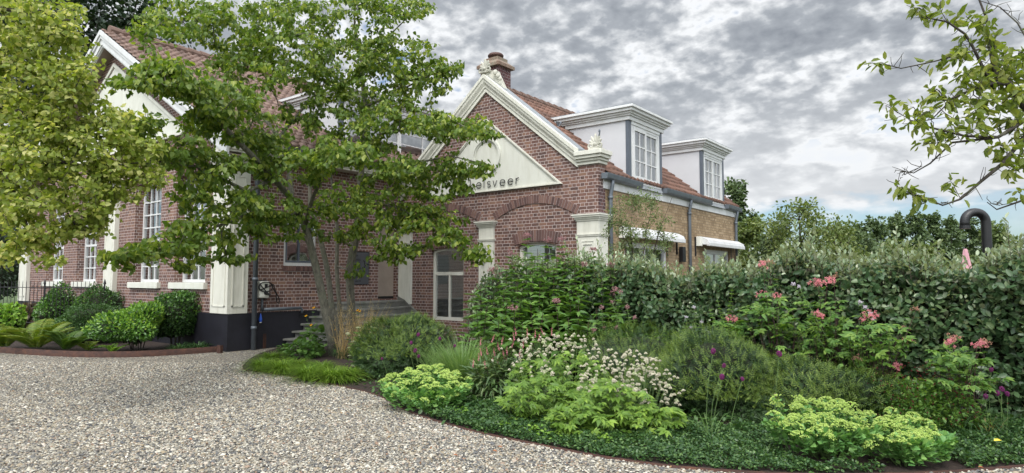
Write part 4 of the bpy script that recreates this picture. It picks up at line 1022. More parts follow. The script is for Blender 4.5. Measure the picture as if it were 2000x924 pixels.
def shrub(label, c, r, h, leaf, mat, n, cat='shrub', name='garden_shrub', shape='oval', W=.36, group=None, tips=None, tipn=0, up=.35, zc=.52, lo=.80, core=None, droop=.1, outw=1.0, amp=.14, nb=14, curl=.2, zlow=-.75):
    """rounded shrub: stems, a dark hull added to block the view through and a bumpy crown of single leaves"""
    c = np.array([c[0], c[1], 0.0]); t = thing(name, label, cat, c, group); cc = c + [0, 0, h * zc]; rr = (r[0], r[1], h * (1 - zc)); fn = bumps(nb, amp)
    P_, D = ellip(n, cc, rr, fn, lo=lo, zlow=zlow); P_[:, 2] = np.where(P_[:, 2] < .03, .03 + rng.random(len(P_)) * .1, P_[:, 2])
    k = rng.normal(0, .55, (len(P_), 3)); d = norm(D * outw + k + [0, 0, up - droop]); N = norm(D + rng.normal(0, .5, D.shape) + [0, 0, .5])
    if shape == 'needle': leaf_obj('crown', sprigs(P_ - d * .04, d, norm(N + rng.normal(0, .3, N.shape)), rng.uniform(.06, .11, len(P_)), nl=.030, w=.13), mat, t)
    else: leaf_obj('crown', [leaf_arrays(P_ - d * leaf * .3, d, N, rng.uniform(.7, 1.15, len(P_)) * leaf, W, shape, .25, curl)], mat, t)
    if tips is not None:
        P_, D = ellip(tipn, cc, rr, fn, lo=.97, hi=1.09, zlow=-.1); d = norm(D * .8 + rng.normal(0, .35, D.shape) + [0, 0, .5]); N = norm(D + rng.normal(0, .4, D.shape) + [0, 0, .4])
        if shape == 'needle': leaf_obj('young_leaves', sprigs(P_ - d * .03, d, N, rng.uniform(.06, .11, len(P_)), nl=.030, w=.14), tips, t)
        else: leaf_obj('young_leaves', [leaf_arrays(P_, d, N, rng.uniform(.7, 1.1, len(P_)) * leaf, W, shape, .25, .15)], tips, t)
    hull('dark_inner_hull', cc, rr, fn, core or M['core'], t, .78)  # dark closed hull added as stand-in for the inner leaf mass
    stems(c, r, h, 9, M['bark_dark'], t); return t
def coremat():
    m, t, b = newmat('dark_hull_fill'); n = t.n('ShaderNodeTexNoise', ins={0: objco(t), 'Scale': 40.0, 'Detail': 5.0}).outputs[0]  # dark colour of the hulls added inside shrubs and hedge
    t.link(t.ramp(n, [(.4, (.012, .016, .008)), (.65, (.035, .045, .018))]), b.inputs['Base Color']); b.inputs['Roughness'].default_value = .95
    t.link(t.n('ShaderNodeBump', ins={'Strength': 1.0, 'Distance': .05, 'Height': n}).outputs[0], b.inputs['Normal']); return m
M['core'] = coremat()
L_ = lambda *a, **k: leafmat(*a, **k)
M['leaf_mid'] = L_('tree_leaf', (.075, .135, .021), (.150, .23, .034), (.36, .41, .08), trans=.47)
M['leaf_lime'] = L_('linden_leaf', (.15, .21, .034), (.29, .345, .062), (.60, .57, .24), trans=.47)
M['leaf_walnut'] = L_('walnut_leaf', (.12, .17, .030), (.20, .25, .045), (.34, .36, .10), trans=.50)
M['leaf_dark'] = L_('dark_tree_leaf', (.012, .028, .012), (.022, .045, .018), (.04, .07, .025), trans=.15)
M['leaf_far'] = L_('far_leaf', (.065, .105, .045), (.10, .15, .06), (.15, .20, .08), trans=.2, rough=.6)
M['leaf_bush'] = L_('bush_leaf', (.09, .135, .04), (.155, .205, .06), (.26, .30, .11), trans=.35)
M['leaf_laurel'] = L_('glossy_leaf', (.045, .12, .022), (.085, .20, .032), (.17, .33, .05), rough=.3, spec=.6, trans=.25)
M['leaf_box'] = L_('small_dark_leaf', (.03, .075, .022), (.055, .12, .03), (.10, .19, .045), trans=.25)
M['yew'] = L_('yew_needles', (.016, .042, .012), (.030, .070, .018), (.065, .12, .03), trans=.12, rough=.5)
M['yew_tip'] = L_('yew_young_needles', (.085, .15, .026), (.14, .21, .038), (.22, .29, .06), trans=.3)
M['ela'] = L_('silverberry_leaf', (.036, .078, .032), (.068, .128, .050), (.15, .21, .095), back=(.26, .28, .20), rough=.38, spec=.5, trans=.15)
M['ela_young'] = L_('young_silverberry_leaf', (.10, .15, .065), (.17, .24, .125), (.46, .52, .37), back=(.34, .38, .26), rough=.4, trans=.25)
M['joe'] = L_('tall_perennial_leaf', (.07, .15, .035), (.115, .22, .05), (.19, .32, .07), trans=.3)
M['pale_leaf'] = L_('pale_green_leaf', (.13, .27, .04), (.22, .38, .055), (.36, .50, .09), trans=.35)
M['palm_leaf'] = L_('palmate_leaf', (.085, .17, .025), (.15, .26, .035), (.27, .40, .06), trans=.35)
M['fili_leaf'] = L_('lobed_leaf', (.07, .16, .035), (.13, .24, .045), (.25, .37, .07), trans=.35)
M['pers_leaf'] = L_('knotweed_leaf', (.055, .11, .04), (.10, .17, .06), (.16, .22, .08), trans=.25)
M['sedum_leaf'] = L_('fleshy_leaf', (.10, .24, .07), (.17, .34, .09), (.27, .45, .13), rough=.45, trans=.25)
M['ground_leaf'] = L_('groundcover_leaf', (.022, .058, .018), (.050, .115, .032), (.14, .24, .065), rough=.35, trans=.2)
M['hakone'] = L_('lime_grass', (.075, .15, .02), (.15, .26, .03), (.27, .38, .06), trans=.4)
M['fine_grass'] = L_('blue_green_grass', (.12, .22, .07), (.19, .31, .10), (.30, .40, .17), trans=.35)
M['iris_grass'] = L_('strappy_leaf', (.03, .075, .025), (.06, .13, .045), (.12, .2, .08), trans=.3)
M['straw'] = L_('straw', (.38, .26, .11), (.52, .39, .19), (.66, .54, .30), trans=.35)
M['fern'] = L_('fern_frond', (.10, .17, .025), (.18, .25, .035), (.25, .26, .045), trans=.35)
M['fern_dark'] = L_('dark_green_fern', (.045, .10, .02), (.09, .16, .03), (.13, .2, .035), trans=.3)  # darker green than the other ferns
M['redbrown_leaf'] = L_('bronze_leaf', (.09, .065, .05), (.16, .12, .09), (.22, .17, .12), trans=.25)
M['willow_leaf'] = L_('fine_grey_leaf', (.09, .14, .05), (.15, .2, .075), (.22, .27, .10), trans=.35)
fl = lambda n, a, b, c=None: leafmat(n, a, b, c, trans=.2, rough=.7, spec=.2)
M['f_sedum'] = fl('yellow_green_buds', (.32, .47, .10), (.48, .62, .16), (.62, .70, .27))
M['f_cream'] = fl('cream_bloom', (.50, .48, .34), (.64, .60, .50), (.72, .62, .58))
M['f_creamgreen'] = fl('green_white_bloom', (.40, .47, .24), (.56, .58, .38), (.66, .64, .50))
M['f_pink'] = fl('pink_plume', (.70, .22, .27), (.82, .34, .38), (.85, .47, .46))
M['f_faded'] = fl('faded_plume', (.42, .22, .15), (.55, .30, .22), (.60, .38, .28))
M['f_mauve'] = fl('mauve_bloom', (.26, .12, .14), (.42, .22, .23), (.52, .34, .32))
M['f_spike'] = fl('rose_spike', (.52, .14, .20), (.66, .24, .30), (.74, .38, .40))
M['f_purple'] = fl('purple_bloom', (.11, .018, .085), (.20, .035, .14), (.32, .07, .22))
M['f_dark'] = fl('dark_red_bud', (.08, .012, .016), (.14, .02, .025))
M['f_yellow'] = fl('yellow_petal', (.75, .33, .01), (.85, .45, .02))
M['f_brown'] = fl('brown_disc', (.08, .035, .01), (.12, .05, .02))
M['f_lilac'] = fl('lilac_bloom', (.45, .40, .50), (.6, .56, .62))
OCT = np.array([(1, 0, 0), (0, 1, 0), (-1, 0, 0), (0, -1, 0), (0, 0, 1), (0, 0, -1.)]); OF = np.array([(0, 1, 4), (1, 2, 4), (2, 3, 4), (3, 0, 4), (1, 0, 5), (2, 1, 5), (3, 2, 5), (0, 3, 5)])
def dots(name, P_, r, mat, parent=None):
    """many small buds as one mesh (a bloom is made of them)"""
    n = len(P_); r = np.broadcast_to(r, (n,)); V = P_[:, None] + OCT[None] * r[:, None, None] * (1 + rng.normal(0, .15, (n, 6, 1)))
    return put(name, npmesh(name, V.reshape(-1, 3), [(OF[None] + (np.arange(n) * 6)[:, None, None]).reshape(-1, 3)], True), mat, parent)
def dome(n, r, hz, flat=True):
    a = rng.random(n) * 6.283; q = rng.random(n) ** .5; return np.stack([np.cos(a) * q * r, np.sin(a) * q * r, hz * (1 - q * q) * rng.uniform(.7, 1.05, n)], 1)
def bloom_at(proto, p, parent, name='flower_head', s=1.0, tilt=0):
    o = bpy.data.objects.new(name, proto); COL.objects.link(o); o.parent = parent; o.matrix_parent_inverse = Matrix.Translation(-Vector(parent.location)) if parent.type == 'EMPTY' else Matrix()
    o.location = [float(v) for v in p]; o.scale = (s, s, s); o.rotation_euler = (rng.normal(0, .2) + tilt, rng.normal(0, .2), rng.random() * 6.28); return o
def proto_mesh(name, P_, r, mat):
    o = dots(name, np.asarray(P_), r, mat); me = o.data; bpy.data.objects.remove(o); return me
def curved(p0, p1, bend, n=5):
    p0, p1 = np.array(p0, float), np.array(p1, float); return [p0 + (p1 - p0) * q + bend * math.sin(math.pi * q) for q in np.linspace(0, 1, n)]
def palmate(P_, D, N, L, W=.2, k=5, spread=1.9):
    """k leaflets from one point"""
    D = norm(D); S = norm(np.cross(D, N)); out = []
    for a in np.linspace(-spread / 2 * 1.15, spread / 2 * 1.15, k):
        d = D * math.cos(a) + S * math.sin(a); out.append(leaf_arrays(P_, d, N, L * (1 - .22 * abs(a) / spread * 2), W, 'lance', .2, .22))
    return out
def whorls(path, z0, dz, per, L, jit=.1, droop=.25):
    """leaf bases and directions round a stem path"""
    path = np.array(path); seg = np.linalg.norm(np.diff(path, axis=0), axis=1); cum = np.concatenate([[0], np.cumsum(seg)]); tot = cum[-1]; P_, D, Ls = [], [], []
    h = z0 * tot; ph = rng.random() * 6
    while h < tot * .985:
        p = np.array([np.interp(h, cum, path[:, i]) for i in range(3)]); f = h / tot
        for k in range(per):
            a = ph + k * 6.283 / per + rng.normal(0, .25); P_.append(p); D.append((math.cos(a), math.sin(a), .35 - droop * (1 - f) + rng.normal(0, jit))); Ls.append(L * (1.05 - .55 * f * f) * rng.uniform(.8, 1.15))
        ph += .8; h += dz * (1.1 - .4 * f)
    return P_, D, Ls

# ================================================================ trees
print('trees')
# the multi-stemmed tree in front of the steps
def W(px, py, D, r): p = dep(px, py, D); return (p[0], p[1], p[2], r)
TD = 13.2
b1 = gp(655, 694); 
limbs = [
    [(b1[0], b1[1], -.1, .125), W(648, 660, 13.15, .10), W(636, 620, 13.1, .088), W(624, 560, 13.0, .08), W(612, 490, 12.9, .075), W(596, 440, 12.8, .07), W(583, 415, 12.7, .066), W(560, 378, 12.4, .06), W(532, 347, 12.0, .052), W(500, 312, 11.5, .055), W(455, 268, 11.0, .045), W(410, 218, 10.4, .035), W(370, 172, 10.0, .025), W(320, 145, 9.7, .012)],
    [(b1[0] + .12, b1[1] + .1, -.1, .09), W(656, 640, 13.4, .07), W(648, 590, 13.5, .062), W(638, 520, 13.5, .058), W(624, 460, 13.6, .055), W(614, 425, 13.6, .052), W(606, 395, 13.7, .048), W(606, 350, 13.8, .04), W(640, 315, 14, .03), W(690, 290, 14.2, .015)],
    [(gdep(690, 14.3)[0], gdep(690, 14.3)[1], -.1, .15), W(687, 640, 14.2, .12), W(686, 590, 14.1, .105), W(684, 530, 14.0, .095), W(694, 470, 14, .09), W(702, 420, 14, .08), W(704, 350, 14.1, .075), W(706, 290, 14.1, .065), W(712, 210, 14.2, .055), W(706, 130, 14.3, .04), W(695, 50, 14.4, .025), W(690, -30, 14.4, .012)],
    [(gdep(668, 14.6)[0], gdep(668, 14.6)[1], -.1, .07), W(663, 600, 14.6, .05), W(659, 520, 14.6, .045), W(659, 440, 14.5, .04), W(650, 370, 14.4, .03), W(640, 300, 14.3, .02)],
    [W(570, 392, 12.6, .06), W(565, 330, 12.9, .05), W(545, 268, 13.2, .045), W(515, 228, 13.4, .04), W(478, 190, 13.6, .03), W(440, 130, 13.8, .02), W(420, 70, 14, .01)],
    [W(532, 347, 12.0, .04), W(485, 372, 11.4, .035), W(430, 350, 10.8, .028), W(380, 325, 10.3, .02), W(320, 318, 9.8, .014), W(250, 296, 9.4, .008)],
    [W(583, 415, 12.7, .045), W(540, 425, 12.0, .035), W(480, 420, 11.3, .026), W(420, 445, 10.6, .02), W(340, 480, 9.9, .014), W(250, 505, 9.2, .007)],
    [W(704, 350, 14.1, .045), W(760, 335, 13.7, .032), W(820, 318, 13.2, .022), W(880, 305, 12.7, .014), W(945, 320, 12.2, .006)],
    [W(706, 290, 14.1, .04), W(745, 262, 13.6, .03), W(810, 250, 13.0, .022), W(880, 235, 12.4, .014), W(950, 262, 12.0, .006)],
    [W(712, 210, 14.2, .035), W(760, 188, 14.1, .025), W(815, 160, 14.0, .018), W(870, 135, 13.9, .01), W(896, 122, 13.9, .005)],
    [W(706, 130, 14.3, .03), W(745, 80, 14.4, .02), W(790, 40, 14.5, .012), W(820, 5, 14.6, .006)],
    [W(706, 130, 14.3, .03), W(660, 90, 14.6, .02), W(620, 40, 14.8, .014), W(590, -10, 15, .008)],
    [W(702, 400, 14.0, .035), W(760, 400, 13.4, .026), W(820, 425, 12.9, .018), W(880, 470, 12.4, .012), W(945, 505, 12.0, .005)],
    [W(596, 440, 12.8, .045), W(612, 380, 12.2, .035), W(640, 330, 11.6, .026), W(670, 295, 11.1, .018), W(715, 290, 10.7, .008)],
    [W(545, 268, 13.2, .035), W(600, 200, 13.6, .025), W(630, 170, 13.8, .018), W(650, 130, 14, .01)],
    [W(659, 520, 14.6, .02), W(680, 528, 14.0, .012), W(688, 536, 13.6, .006)],
]
pads = [  # px, py, rx, ry, distance, depth spread, twigs
    (370, 35, 90, 38, 11.8, 1.2, 62), (470, 50, 110, 50, 13.0, 1.4, 95), (560, 95, 90, 45, 13.2, 1.4, 75), (500, 130, 90, 40, 12.6, 1.2, 60), (545, 20, 70, 30, 14, 1, 40),
    (690, 40, 95, 60, 14.4, 1.6, 110), (690, 120, 110, 45, 14.2, 1.6, 95), (780, 110, 80, 45, 14.2, 1.4, 70), (850, 138, 50, 20, 13.9, .5, 28), (790, 15, 60, 22, 14.5, .8, 34), (640, 160, 70, 30, 13.6, 1, 36),
    (720, 195, 110, 32, 14.0, 1.3, 70), (820, 168, 60, 22, 13.9, .7, 28), (610, 215, 70, 28, 13.2, 1, 34),
    (780, 232, 110, 26, 13.3, 1.3, 80), (880, 248, 80, 24, 12.5, .8, 56), (945, 262, 30, 9, 12.1, .3, 12), (690, 262, 90, 24, 13.2, 1.2, 40),
    (320, 130, 60, 20, 9.8, .8, 34), (370, 160, 90, 30, 10.1, .9, 60), (430, 195, 90, 32, 10.8, 1, 60), (290, 62, 36, 14, 10.4, .5, 9), (262, 160, 40, 12, 9.4, .4, 14),
    (480, 255, 90, 34, 11.6, 1, 60), (400, 240, 60, 24, 10.8, .8, 30), (540, 300, 60, 30, 12.0, .8, 34),
    (640, 300, 85, 22, 11.2, .8, 64), (560, 330, 80, 28, 11.8, .9, 48), (705, 300, 30, 18, 10.8, .4, 12),
    (330, 285, 70, 24, 9.8, .6, 38), (410, 320, 80, 28, 10.5, .8, 46), (275, 235, 45, 18, 9.4, .5, 18), (240, 268, 30, 10, 9.3, .4, 8),
    (440, 400, 90, 28, 10.9, .9, 44), (380, 375, 50, 22, 10.2, .7, 22), (520, 410, 70, 34, 11.9, .9, 42), (375, 445, 55, 20, 10.0, .6, 22), (480, 460, 60, 26, 11.4, .7, 28), (330, 480, 70, 16, 9.8, .5, 34), (255, 500, 55, 12, 9.3, .4, 24), (430, 505, 50, 16, 10.8, .5, 16), (560, 450, 40, 24, 12.5, .6, 14), (365, 515, 14, 8, 9.9, .2, 5),
    (830, 330, 100, 24, 13.0, 1, 70), (915, 332, 42, 12, 12.3, .4, 18), (760, 360, 80, 28, 13.6, 1, 46), (690, 385, 70, 26, 13.4, .9, 30), (860, 372, 60, 18, 12.9, .7, 26),
    (780, 420, 90, 30, 13.2, .9, 56), (850, 430, 60, 26, 12.8, .6, 36), (720, 460, 60, 26, 13.2, .8, 28), (880, 465, 40, 16, 12.4, .4, 18), (925, 497, 30, 10, 12.1, .3, 13), (790, 485, 40, 20, 12.9, .5, 20), (760, 500, 30, 12, 13, .4, 10), (640, 440, 40, 26, 13.0, .6, 12), (650, 400, 50, 26, 12.8, .7, 16), (688, 535, 16, 7, 13.6, .15, 5), (720, 300, 60, 24, 13.4, .8, 22),
]
tr = thing('multi_stem_tree', 'multi-stemmed tree with layered green leaves standing before the stone steps', 'tree', (b1[0], b1[1], 0))
sk = Skel(limbs).grow(pads_pts(pads), step=.24, jit=.02, zmin=2.0, sag=-.05)
sk.wood('trunk', M['bark'], tr, rtip=.0042, power=.42)
leaf_obj('crown', [spray(sk.tp, sk.tdir, 17, .20, flat=.26, L=(.065, .115), W=.37, shape='heart', droop=.75, up=.55, fold=.2, curl=.3, outw=.7)], M['leaf_mid'], tr)
# yellow-green tree reaching in over the left
tr = thing('linden_tree', 'yellow-green tree reaching over the gravel in front of the tall hall windows', 'tree', gdep(-420, 7.4))
tb = gdep(-420, 7.4)
limbs = [
    [(tb[0], tb[1], -.1, .22), (tb[0] + .05, tb[1], 1.6, .18), (tb[0], tb[1] + .05, 3.2, .15), (tb[0], tb[1], 5.0, .10), (tb[0], tb[1], 6.6, .05)],
    [(tb[0], tb[1], 2.4, .08), W(-150, 372, 7.2, .055), W(0, 328, 7.0, .04), W(60, 325, 6.9, .03), W(110, 318, 6.9, .022), W(180, 330, 6.9, .015), W(270, 318, 7.0, .006)],
    [(tb[0], tb[1], 3.1, .08), W(-150, 230, 7.2, .05), W(-20, 200, 7.0, .035), W(70, 228, 7.0, .025), W(140, 262, 7.0, .016), W(230, 270, 7.1, .008)],
    [(tb[0], tb[1], 3.8, .08), W(-150, 110, 7.2, .05), W(0, 118, 7.0, .03), W(80, 130, 7.0, .02), W(160, 160, 7.0, .01)],
    [(tb[0], tb[1], 4.6, .07), W(-150, 0, 7.2, .045), W(0, 20, 7.0, .028), W(80, 30, 7.0, .016), W(140, 40, 7.0, .007)],
    [W(60, 325, 6.9, .018), W(105, 360, 6.8, .014), W(125, 400, 6.8, .010), W(150, 445, 6.8, .005)],
    [W(0, 328, 7.0, .02), W(30, 370, 6.9, .014), W(50, 420, 6.8, .009), W(60, 465, 6.8, .005)],
]
pads = [(50, 30, 115, 45, 7.1, .8, 105), (135, 70, 42, 36, 7.2, .6, 32), (20, 110, 80, 50, 7.0, .8, 70), (110, 120, 70, 40, 7.0, .7, 60), (140, 160, 50, 28, 7.0, .6, 40), (50, 190, 90, 45, 7.0, .8, 90), (140, 215, 80, 35, 7.0, .6, 70), (225, 232, 40, 20, 7.1, .4, 28), (60, 270, 100, 35, 6.9, .7, 90), (180, 275, 80, 28, 7.0, .5, 60), (265, 290, 50, 20, 7.1, .4, 30),
        (40, 330, 90, 30, 6.9, .7, 70), (150, 335, 80, 25, 6.9, .5, 58), (250, 335, 60, 22, 7.0, .4, 38), (300, 345, 30, 16, 7.1, .3, 14), (50, 385, 80, 28, 6.8, .6, 52), (170, 385, 70, 22, 6.9, .4, 42), (240, 380, 40, 18, 7.0, .3, 20), (35, 440, 60, 26, 6.8, .5, 34), (150, 435, 50, 20, 6.8, .3, 22), (205, 418, 30, 14, 6.9, .3, 12), (110, 455, 30, 18, 6.8, .3, 12), (60, 480, 55, 18, 6.8, .4, 22), (105, 510, 22, 10, 6.7, .2, 7), (15, 500, 30, 20, 6.8, .3, 12), (180, 452, 28, 12, 6.8, .2, 8)]
sk = Skel(limbs).grow(pads_pts(pads), step=.16, jit=.015, zmin=1.9, sag=.0)
sk.wood('trunk', M['bark_dark'], tr, rtip=.0026, power=.42)
leaf_obj('crown', [spray(sk.tp, sk.tdir, 15, .14, flat=.6, L=(.036, .064), W=.46, shape='heart', droop=.45, up=.5, fold=.25, curl=.25)], M['leaf_lime'], tr)
# walnut branches at the right edge
wb = gdep(2520, 5.6)
tr = thing('walnut_tree', 'sparse leafy tree reaching in against the cloudy sky above the hedge', 'tree', wb)
limbs = [
    [(wb[0], wb[1], -.1, .20), (wb[0], wb[1], 1.4, .17), (wb[0] - .05, wb[1], 2.4, .14), (wb[0] - .1, wb[1], 3.4, .10), (wb[0] - .1, wb[1], 4.8, .05)],
    [(wb[0], wb[1], 1.9, .09), W(2250, 330, 5.0, .055), W(2080, 250, 4.8, .035), W(2000, 214, 4.7, .028), W(1968, 165, 4.7, .024), W(1942, 145, 4.7, .02), W(1936, 90, 4.7, .014), W(1925, 38, 4.8, .009), W(1905, -20, 4.8, .006)],
    [W(1942, 178, 4.7, .014), W(1900, 90, 4.7, .010), W(1885, 65, 4.7, .009), W(1850, 45, 4.7, .007), W(1815, 40, 4.7, .005), W(1795, 15, 4.7, .003)],
    [W(1935, 90, 4.7, .008), W(1880, 104, 4.7, .007), W(1820, 122, 4.7, .005), W(1755, 133, 4.7, .004), W(1722, 124, 4.7, .003)],
    [W(1968, 165, 4.7, .012), W(1945, 162, 4.65, .011), W(1900, 176, 4.6, .009), W(1860, 196, 4.6, .007), W(1820, 232, 4.6, .005), W(1790, 240, 4.6, .003)],
    [W(2080, 250, 4.8, .02), W(2000, 235, 4.6, .016), W(1950, 268, 4.5, .012), W(1880, 275, 4.5, .009), W(1825, 250, 4.5, .007), W(1780, 240, 4.5, .005), W(1742, 213, 4.5, .003)],
    [W(1935, 270, 4.5, .010), W(1870, 278, 4.55, .008), W(1812, 318, 4.6, .006), W(1780, 336, 4.6, .004), W(1748, 332, 4.6, .002)],
    [W(1780, 336, 4.6, .003), W(1762, 343, 4.6, .0025), W(1752, 362, 4.6, .002)],
    [W(2080, 250, 4.8, .022), W(2000, 262, 4.6, .018), W(1950, 320, 4.5, .014), W(1920, 350, 4.5, .011), W(1880, 386, 4.5, .008), W(1840, 398, 4.5, .006), W(1800, 388, 4.5, .004), W(1765, 372, 4.5, .003)],
    [W(2250, 330, 5, .02), W(2060, 370, 4.6, .012), W(2000, 388, 4.5, .008), W(1950, 402, 4.5, .005), W(1928, 395, 4.5, .003)],
    [W(2000, 214, 4.7, .012), W(2010, 90, 4.8, .009), W(1990, 40, 4.8, .007), W(1950, 15, 4.8, .005), W(1915, 2, 4.8, .003)],
]
pads = [(1795, 18, 18, 12, 4.7, .15, 5), (1832, 12, 16, 12, 4.7, .15, 5), (1712, 122, 16, 7, 4.7, .08, 4), (1812, 120, 10, 6, 4.7, .1, 2), (1908, 45, 30, 26, 4.7, .25, 12), (1938, 85, 30, 26, 4.7, .3, 14), (1885, 112, 30, 18, 4.7, .2, 11), (1940, 135, 45, 26, 4.7, .35, 26), (1975, 175, 32, 30, 4.7, .3, 20), (1890, 150, 28, 16, 4.65, .2, 10), (1818, 182, 20, 10, 4.6, .12, 6), (1790, 222, 24, 18, 4.55, .15, 9), (1728, 214, 16, 10, 4.5, .1, 4), (1850, 205, 26, 14, 4.6, .2, 7), (1915, 200, 36, 18, 4.6, .3, 16), (1980, 120, 24, 36, 4.8, .3, 14), (1880, 245, 30, 16, 4.5, .2, 9), (1822, 275, 20, 10, 4.5, .12, 5), (1812, 285, 14, 8, 4.5, .1, 3), (1930, 245, 36, 16, 4.6, .2, 10), (1985, 240, 24, 20, 4.6, .2, 9), (1980, 290, 28, 16, 4.5, .2, 7), (1940, 300, 24, 12, 4.5, .2, 4), (1985, 330, 20, 14, 4.5, .2, 5), (1850, 355, 18, 10, 4.5, .1, 4), (1775, 380, 18, 10, 4.5, .1, 5), (1800, 392, 14, 8, 4.5, .1, 4), (1765, 370, 10, 5, 4.5, .1, 2), (1990, 372, 16, 8, 4.5, .1, 2), (2050, 120, 50, 120, 4.9, .5, 40), (2040, 300, 50, 80, 4.8, .5, 22)]
sk = Skel(limbs).grow(pads_pts(pads), step=.10, jit=.010, zmin=1.9)
sk.wood('trunk', M['bark_dark'], tr, rtip=.0024, power=.42)
leaf_obj('crown', [spray(sk.tp, sk.tdir, 5, .075, flat=.8, L=(.05, .092), W=.23, shape='oval', droop=.45, up=.5, fold=.3, curl=.3, outw=1.1)], M['leaf_walnut'], tr)
tw = MB()                                              # bare twiglets along the boughs
for pl in limbs[2:]:
    for i in range(len(pl) - 1):
        a, b = np.array(pl[i][:3]), np.array(pl[i + 1][:3])
        for q in range(4):
            p = a + (b - a) * rng.random(); d = norm(rng.normal(0, 1, 3) + [0, 0, .3]) * rng.uniform(.04, .14); m_ = p + d * .55 + rng.normal(0, .008, 3)
            tw.tube([p, m_, p + d], [.0032, .0026, .0016], 3, cap=False)
tw.build('twigs', M['bark_dark'], tr)['kind'] = 'stuff'
# generic tree for the distance
def far_tree(label, base, h, r, mat, n, leaf, ztr=.25, bark='bark_dark', name='broadleaf_tree', group=None, lobes=14, tall=1.0, ntips=260, W_=.42, gap=.8):
    b = np.array([base[0], base[1], 0.]); t = thing(name, label, 'tree', b, group)
    limbs = [[(*b, h * .022), (b[0] + .05 * h * rng.normal(0, .3), b[1], h * .4, h * .015), (b[0], b[1], h * .85, h * .004)]]
    cs = []
    for i in range(lobes):
        z = ztr + (1 - ztr) * (i + .5) / lobes; w_ = math.sin(math.pi * min(1, max(.08, (1 - (z - ztr) / (1 - ztr)) * .92 + .06)) ** .8) * (.9 if tall > 1 else 1)
        for k in range(3):
            a = rng.random() * 6.283; q = rng.uniform(.2, .75) * w_; cs.append((b + [math.cos(a) * r * q, math.sin(a) * r * q, z * h - h * .04], r * rng.uniform(.24, .42)))
    tips = []
    for i in range(ntips):
        c, q = cs[rng.integers(len(cs))]; tips.append(c + rand_dir(1)[0] * q * rng.random() ** .4 * [1, 1, .8 * tall])
    sk = Skel(limbs).grow(np.array(tips), step=h * .07, jit=h * .004, zmin=h * ztr * .7)
    sk.wood('trunk', M[bark], t, rtip=h * .0012, power=.42, rmax=h * .02)
    leaf_obj('crown', [spray(sk.tp, sk.tdir, max(1, n // ntips), r * .17, flat=gap, L=(leaf * .7, leaf * 1.2), W=W_, shape='oval', droop=.2, up=.5, fold=.25)], mat, t); return t
far_tree('very dark tall tree rising behind the hall roof, beyond its left end', gdep(60, 42), 25, 9.0, M['leaf_dark'], 9000, .34, ntips=420)
far_tree('dark tree behind the hall ridge just right of the gable peak', gdep(235, 46), 23.5, 7.0, M['leaf_dark'], 7000, .34, ntips=340)
far_tree('dark tree at the left edge beside the hall, behind the iron fence', gdep(-90, 34), 13, 5.5, M['leaf_dark'], 7000, .28, ztr=.05, ntips=340)
shrub('tall dark hedge mass behind the iron fence at the end of the hall', gdep(-30, 27.5), (3.0, 2.0), 4.6, .12, M['leaf_dark'], 7000, cat='shrub', name='dark_hedge_shrub')
far_tree('slim dark tree just behind the far end of the yellow wall', gdep(1448, 34), 6.9, 1.5, M['leaf_far'], 5000, .17, ztr=.15, tall=1.2, ntips=240)
far_tree('round bright green tree beside the yellow wall corner', gdep(1462, 25), 3.95, 1.15, M['leaf_bush'], 6500, .11, ztr=.05, ntips=260)
k = 0
for px, D, h in ((1645, 62, 6.6), (1678, 64, 7.2), (1715, 63, 7.8), (1752, 65, 8.4), (1790, 64, 8.5), (1826, 66, 8.5), (1862, 66, 8.3), (1898, 68, 8.3), (1935, 67, 7.4)):
    lab = ('lower tree at the left end of the far wind-bent row', 'second tree from the left in the far wind-bent row', 'third tree from the left in the far wind-bent row', 'fourth tree from the left in the far wind-bent row', 'fifth and middle tree in the far wind-bent row', 'sixth tree from the left in the far wind-bent row', 'far row tree just left of the black bent pipe', 'far row tree behind the black bent pipe', 'last tree at the right end of the far row')[k]; k += 1
    far_tree(lab, gdep(px, D), h, 1.9, M['leaf_far'], 4200, .26, ztr=.18, name='poplar_tree', group='row of far wind-bent trees', ntips=200, tall=1.2)
bush = [(1565, 17, 3.75, 1.25, 'leaf_bush', 'tallest feathery bush behind the hedge, right of the yellow wall'), (1630, 18, 3.4, 1.1, 'leaf_bush', 'loose feathery bush behind the hedge before the far tree row'), (1515, 19, 3.1, .95, 'leaf_far', 'low bush behind the hedge nearest the house end'), (1690, 19.5, 2.95, 1.0, 'leaf_far', 'darker feathery bush behind the hedge under the far tree row'), (1800, 17, 2.5, .95, 'leaf_bush', 'low yellow-green bush peeping over the hedge in front of the far row'), (1955, 16, 3.0, .75, 'willow_leaf', 'sparse grey-green bush right of the black bent pipe'), (1745, 20, 2.8, 1.0, 'leaf_bush', 'mid green bush below the middle of the far row')]
for px, D, h, r, m, lab in bush:
    far_tree(lab, gdep(px, D), h, r, M[m], 6000, .095, ztr=.05, name='feathery_bush', ntips=330, W_=.3, gap=1.2)
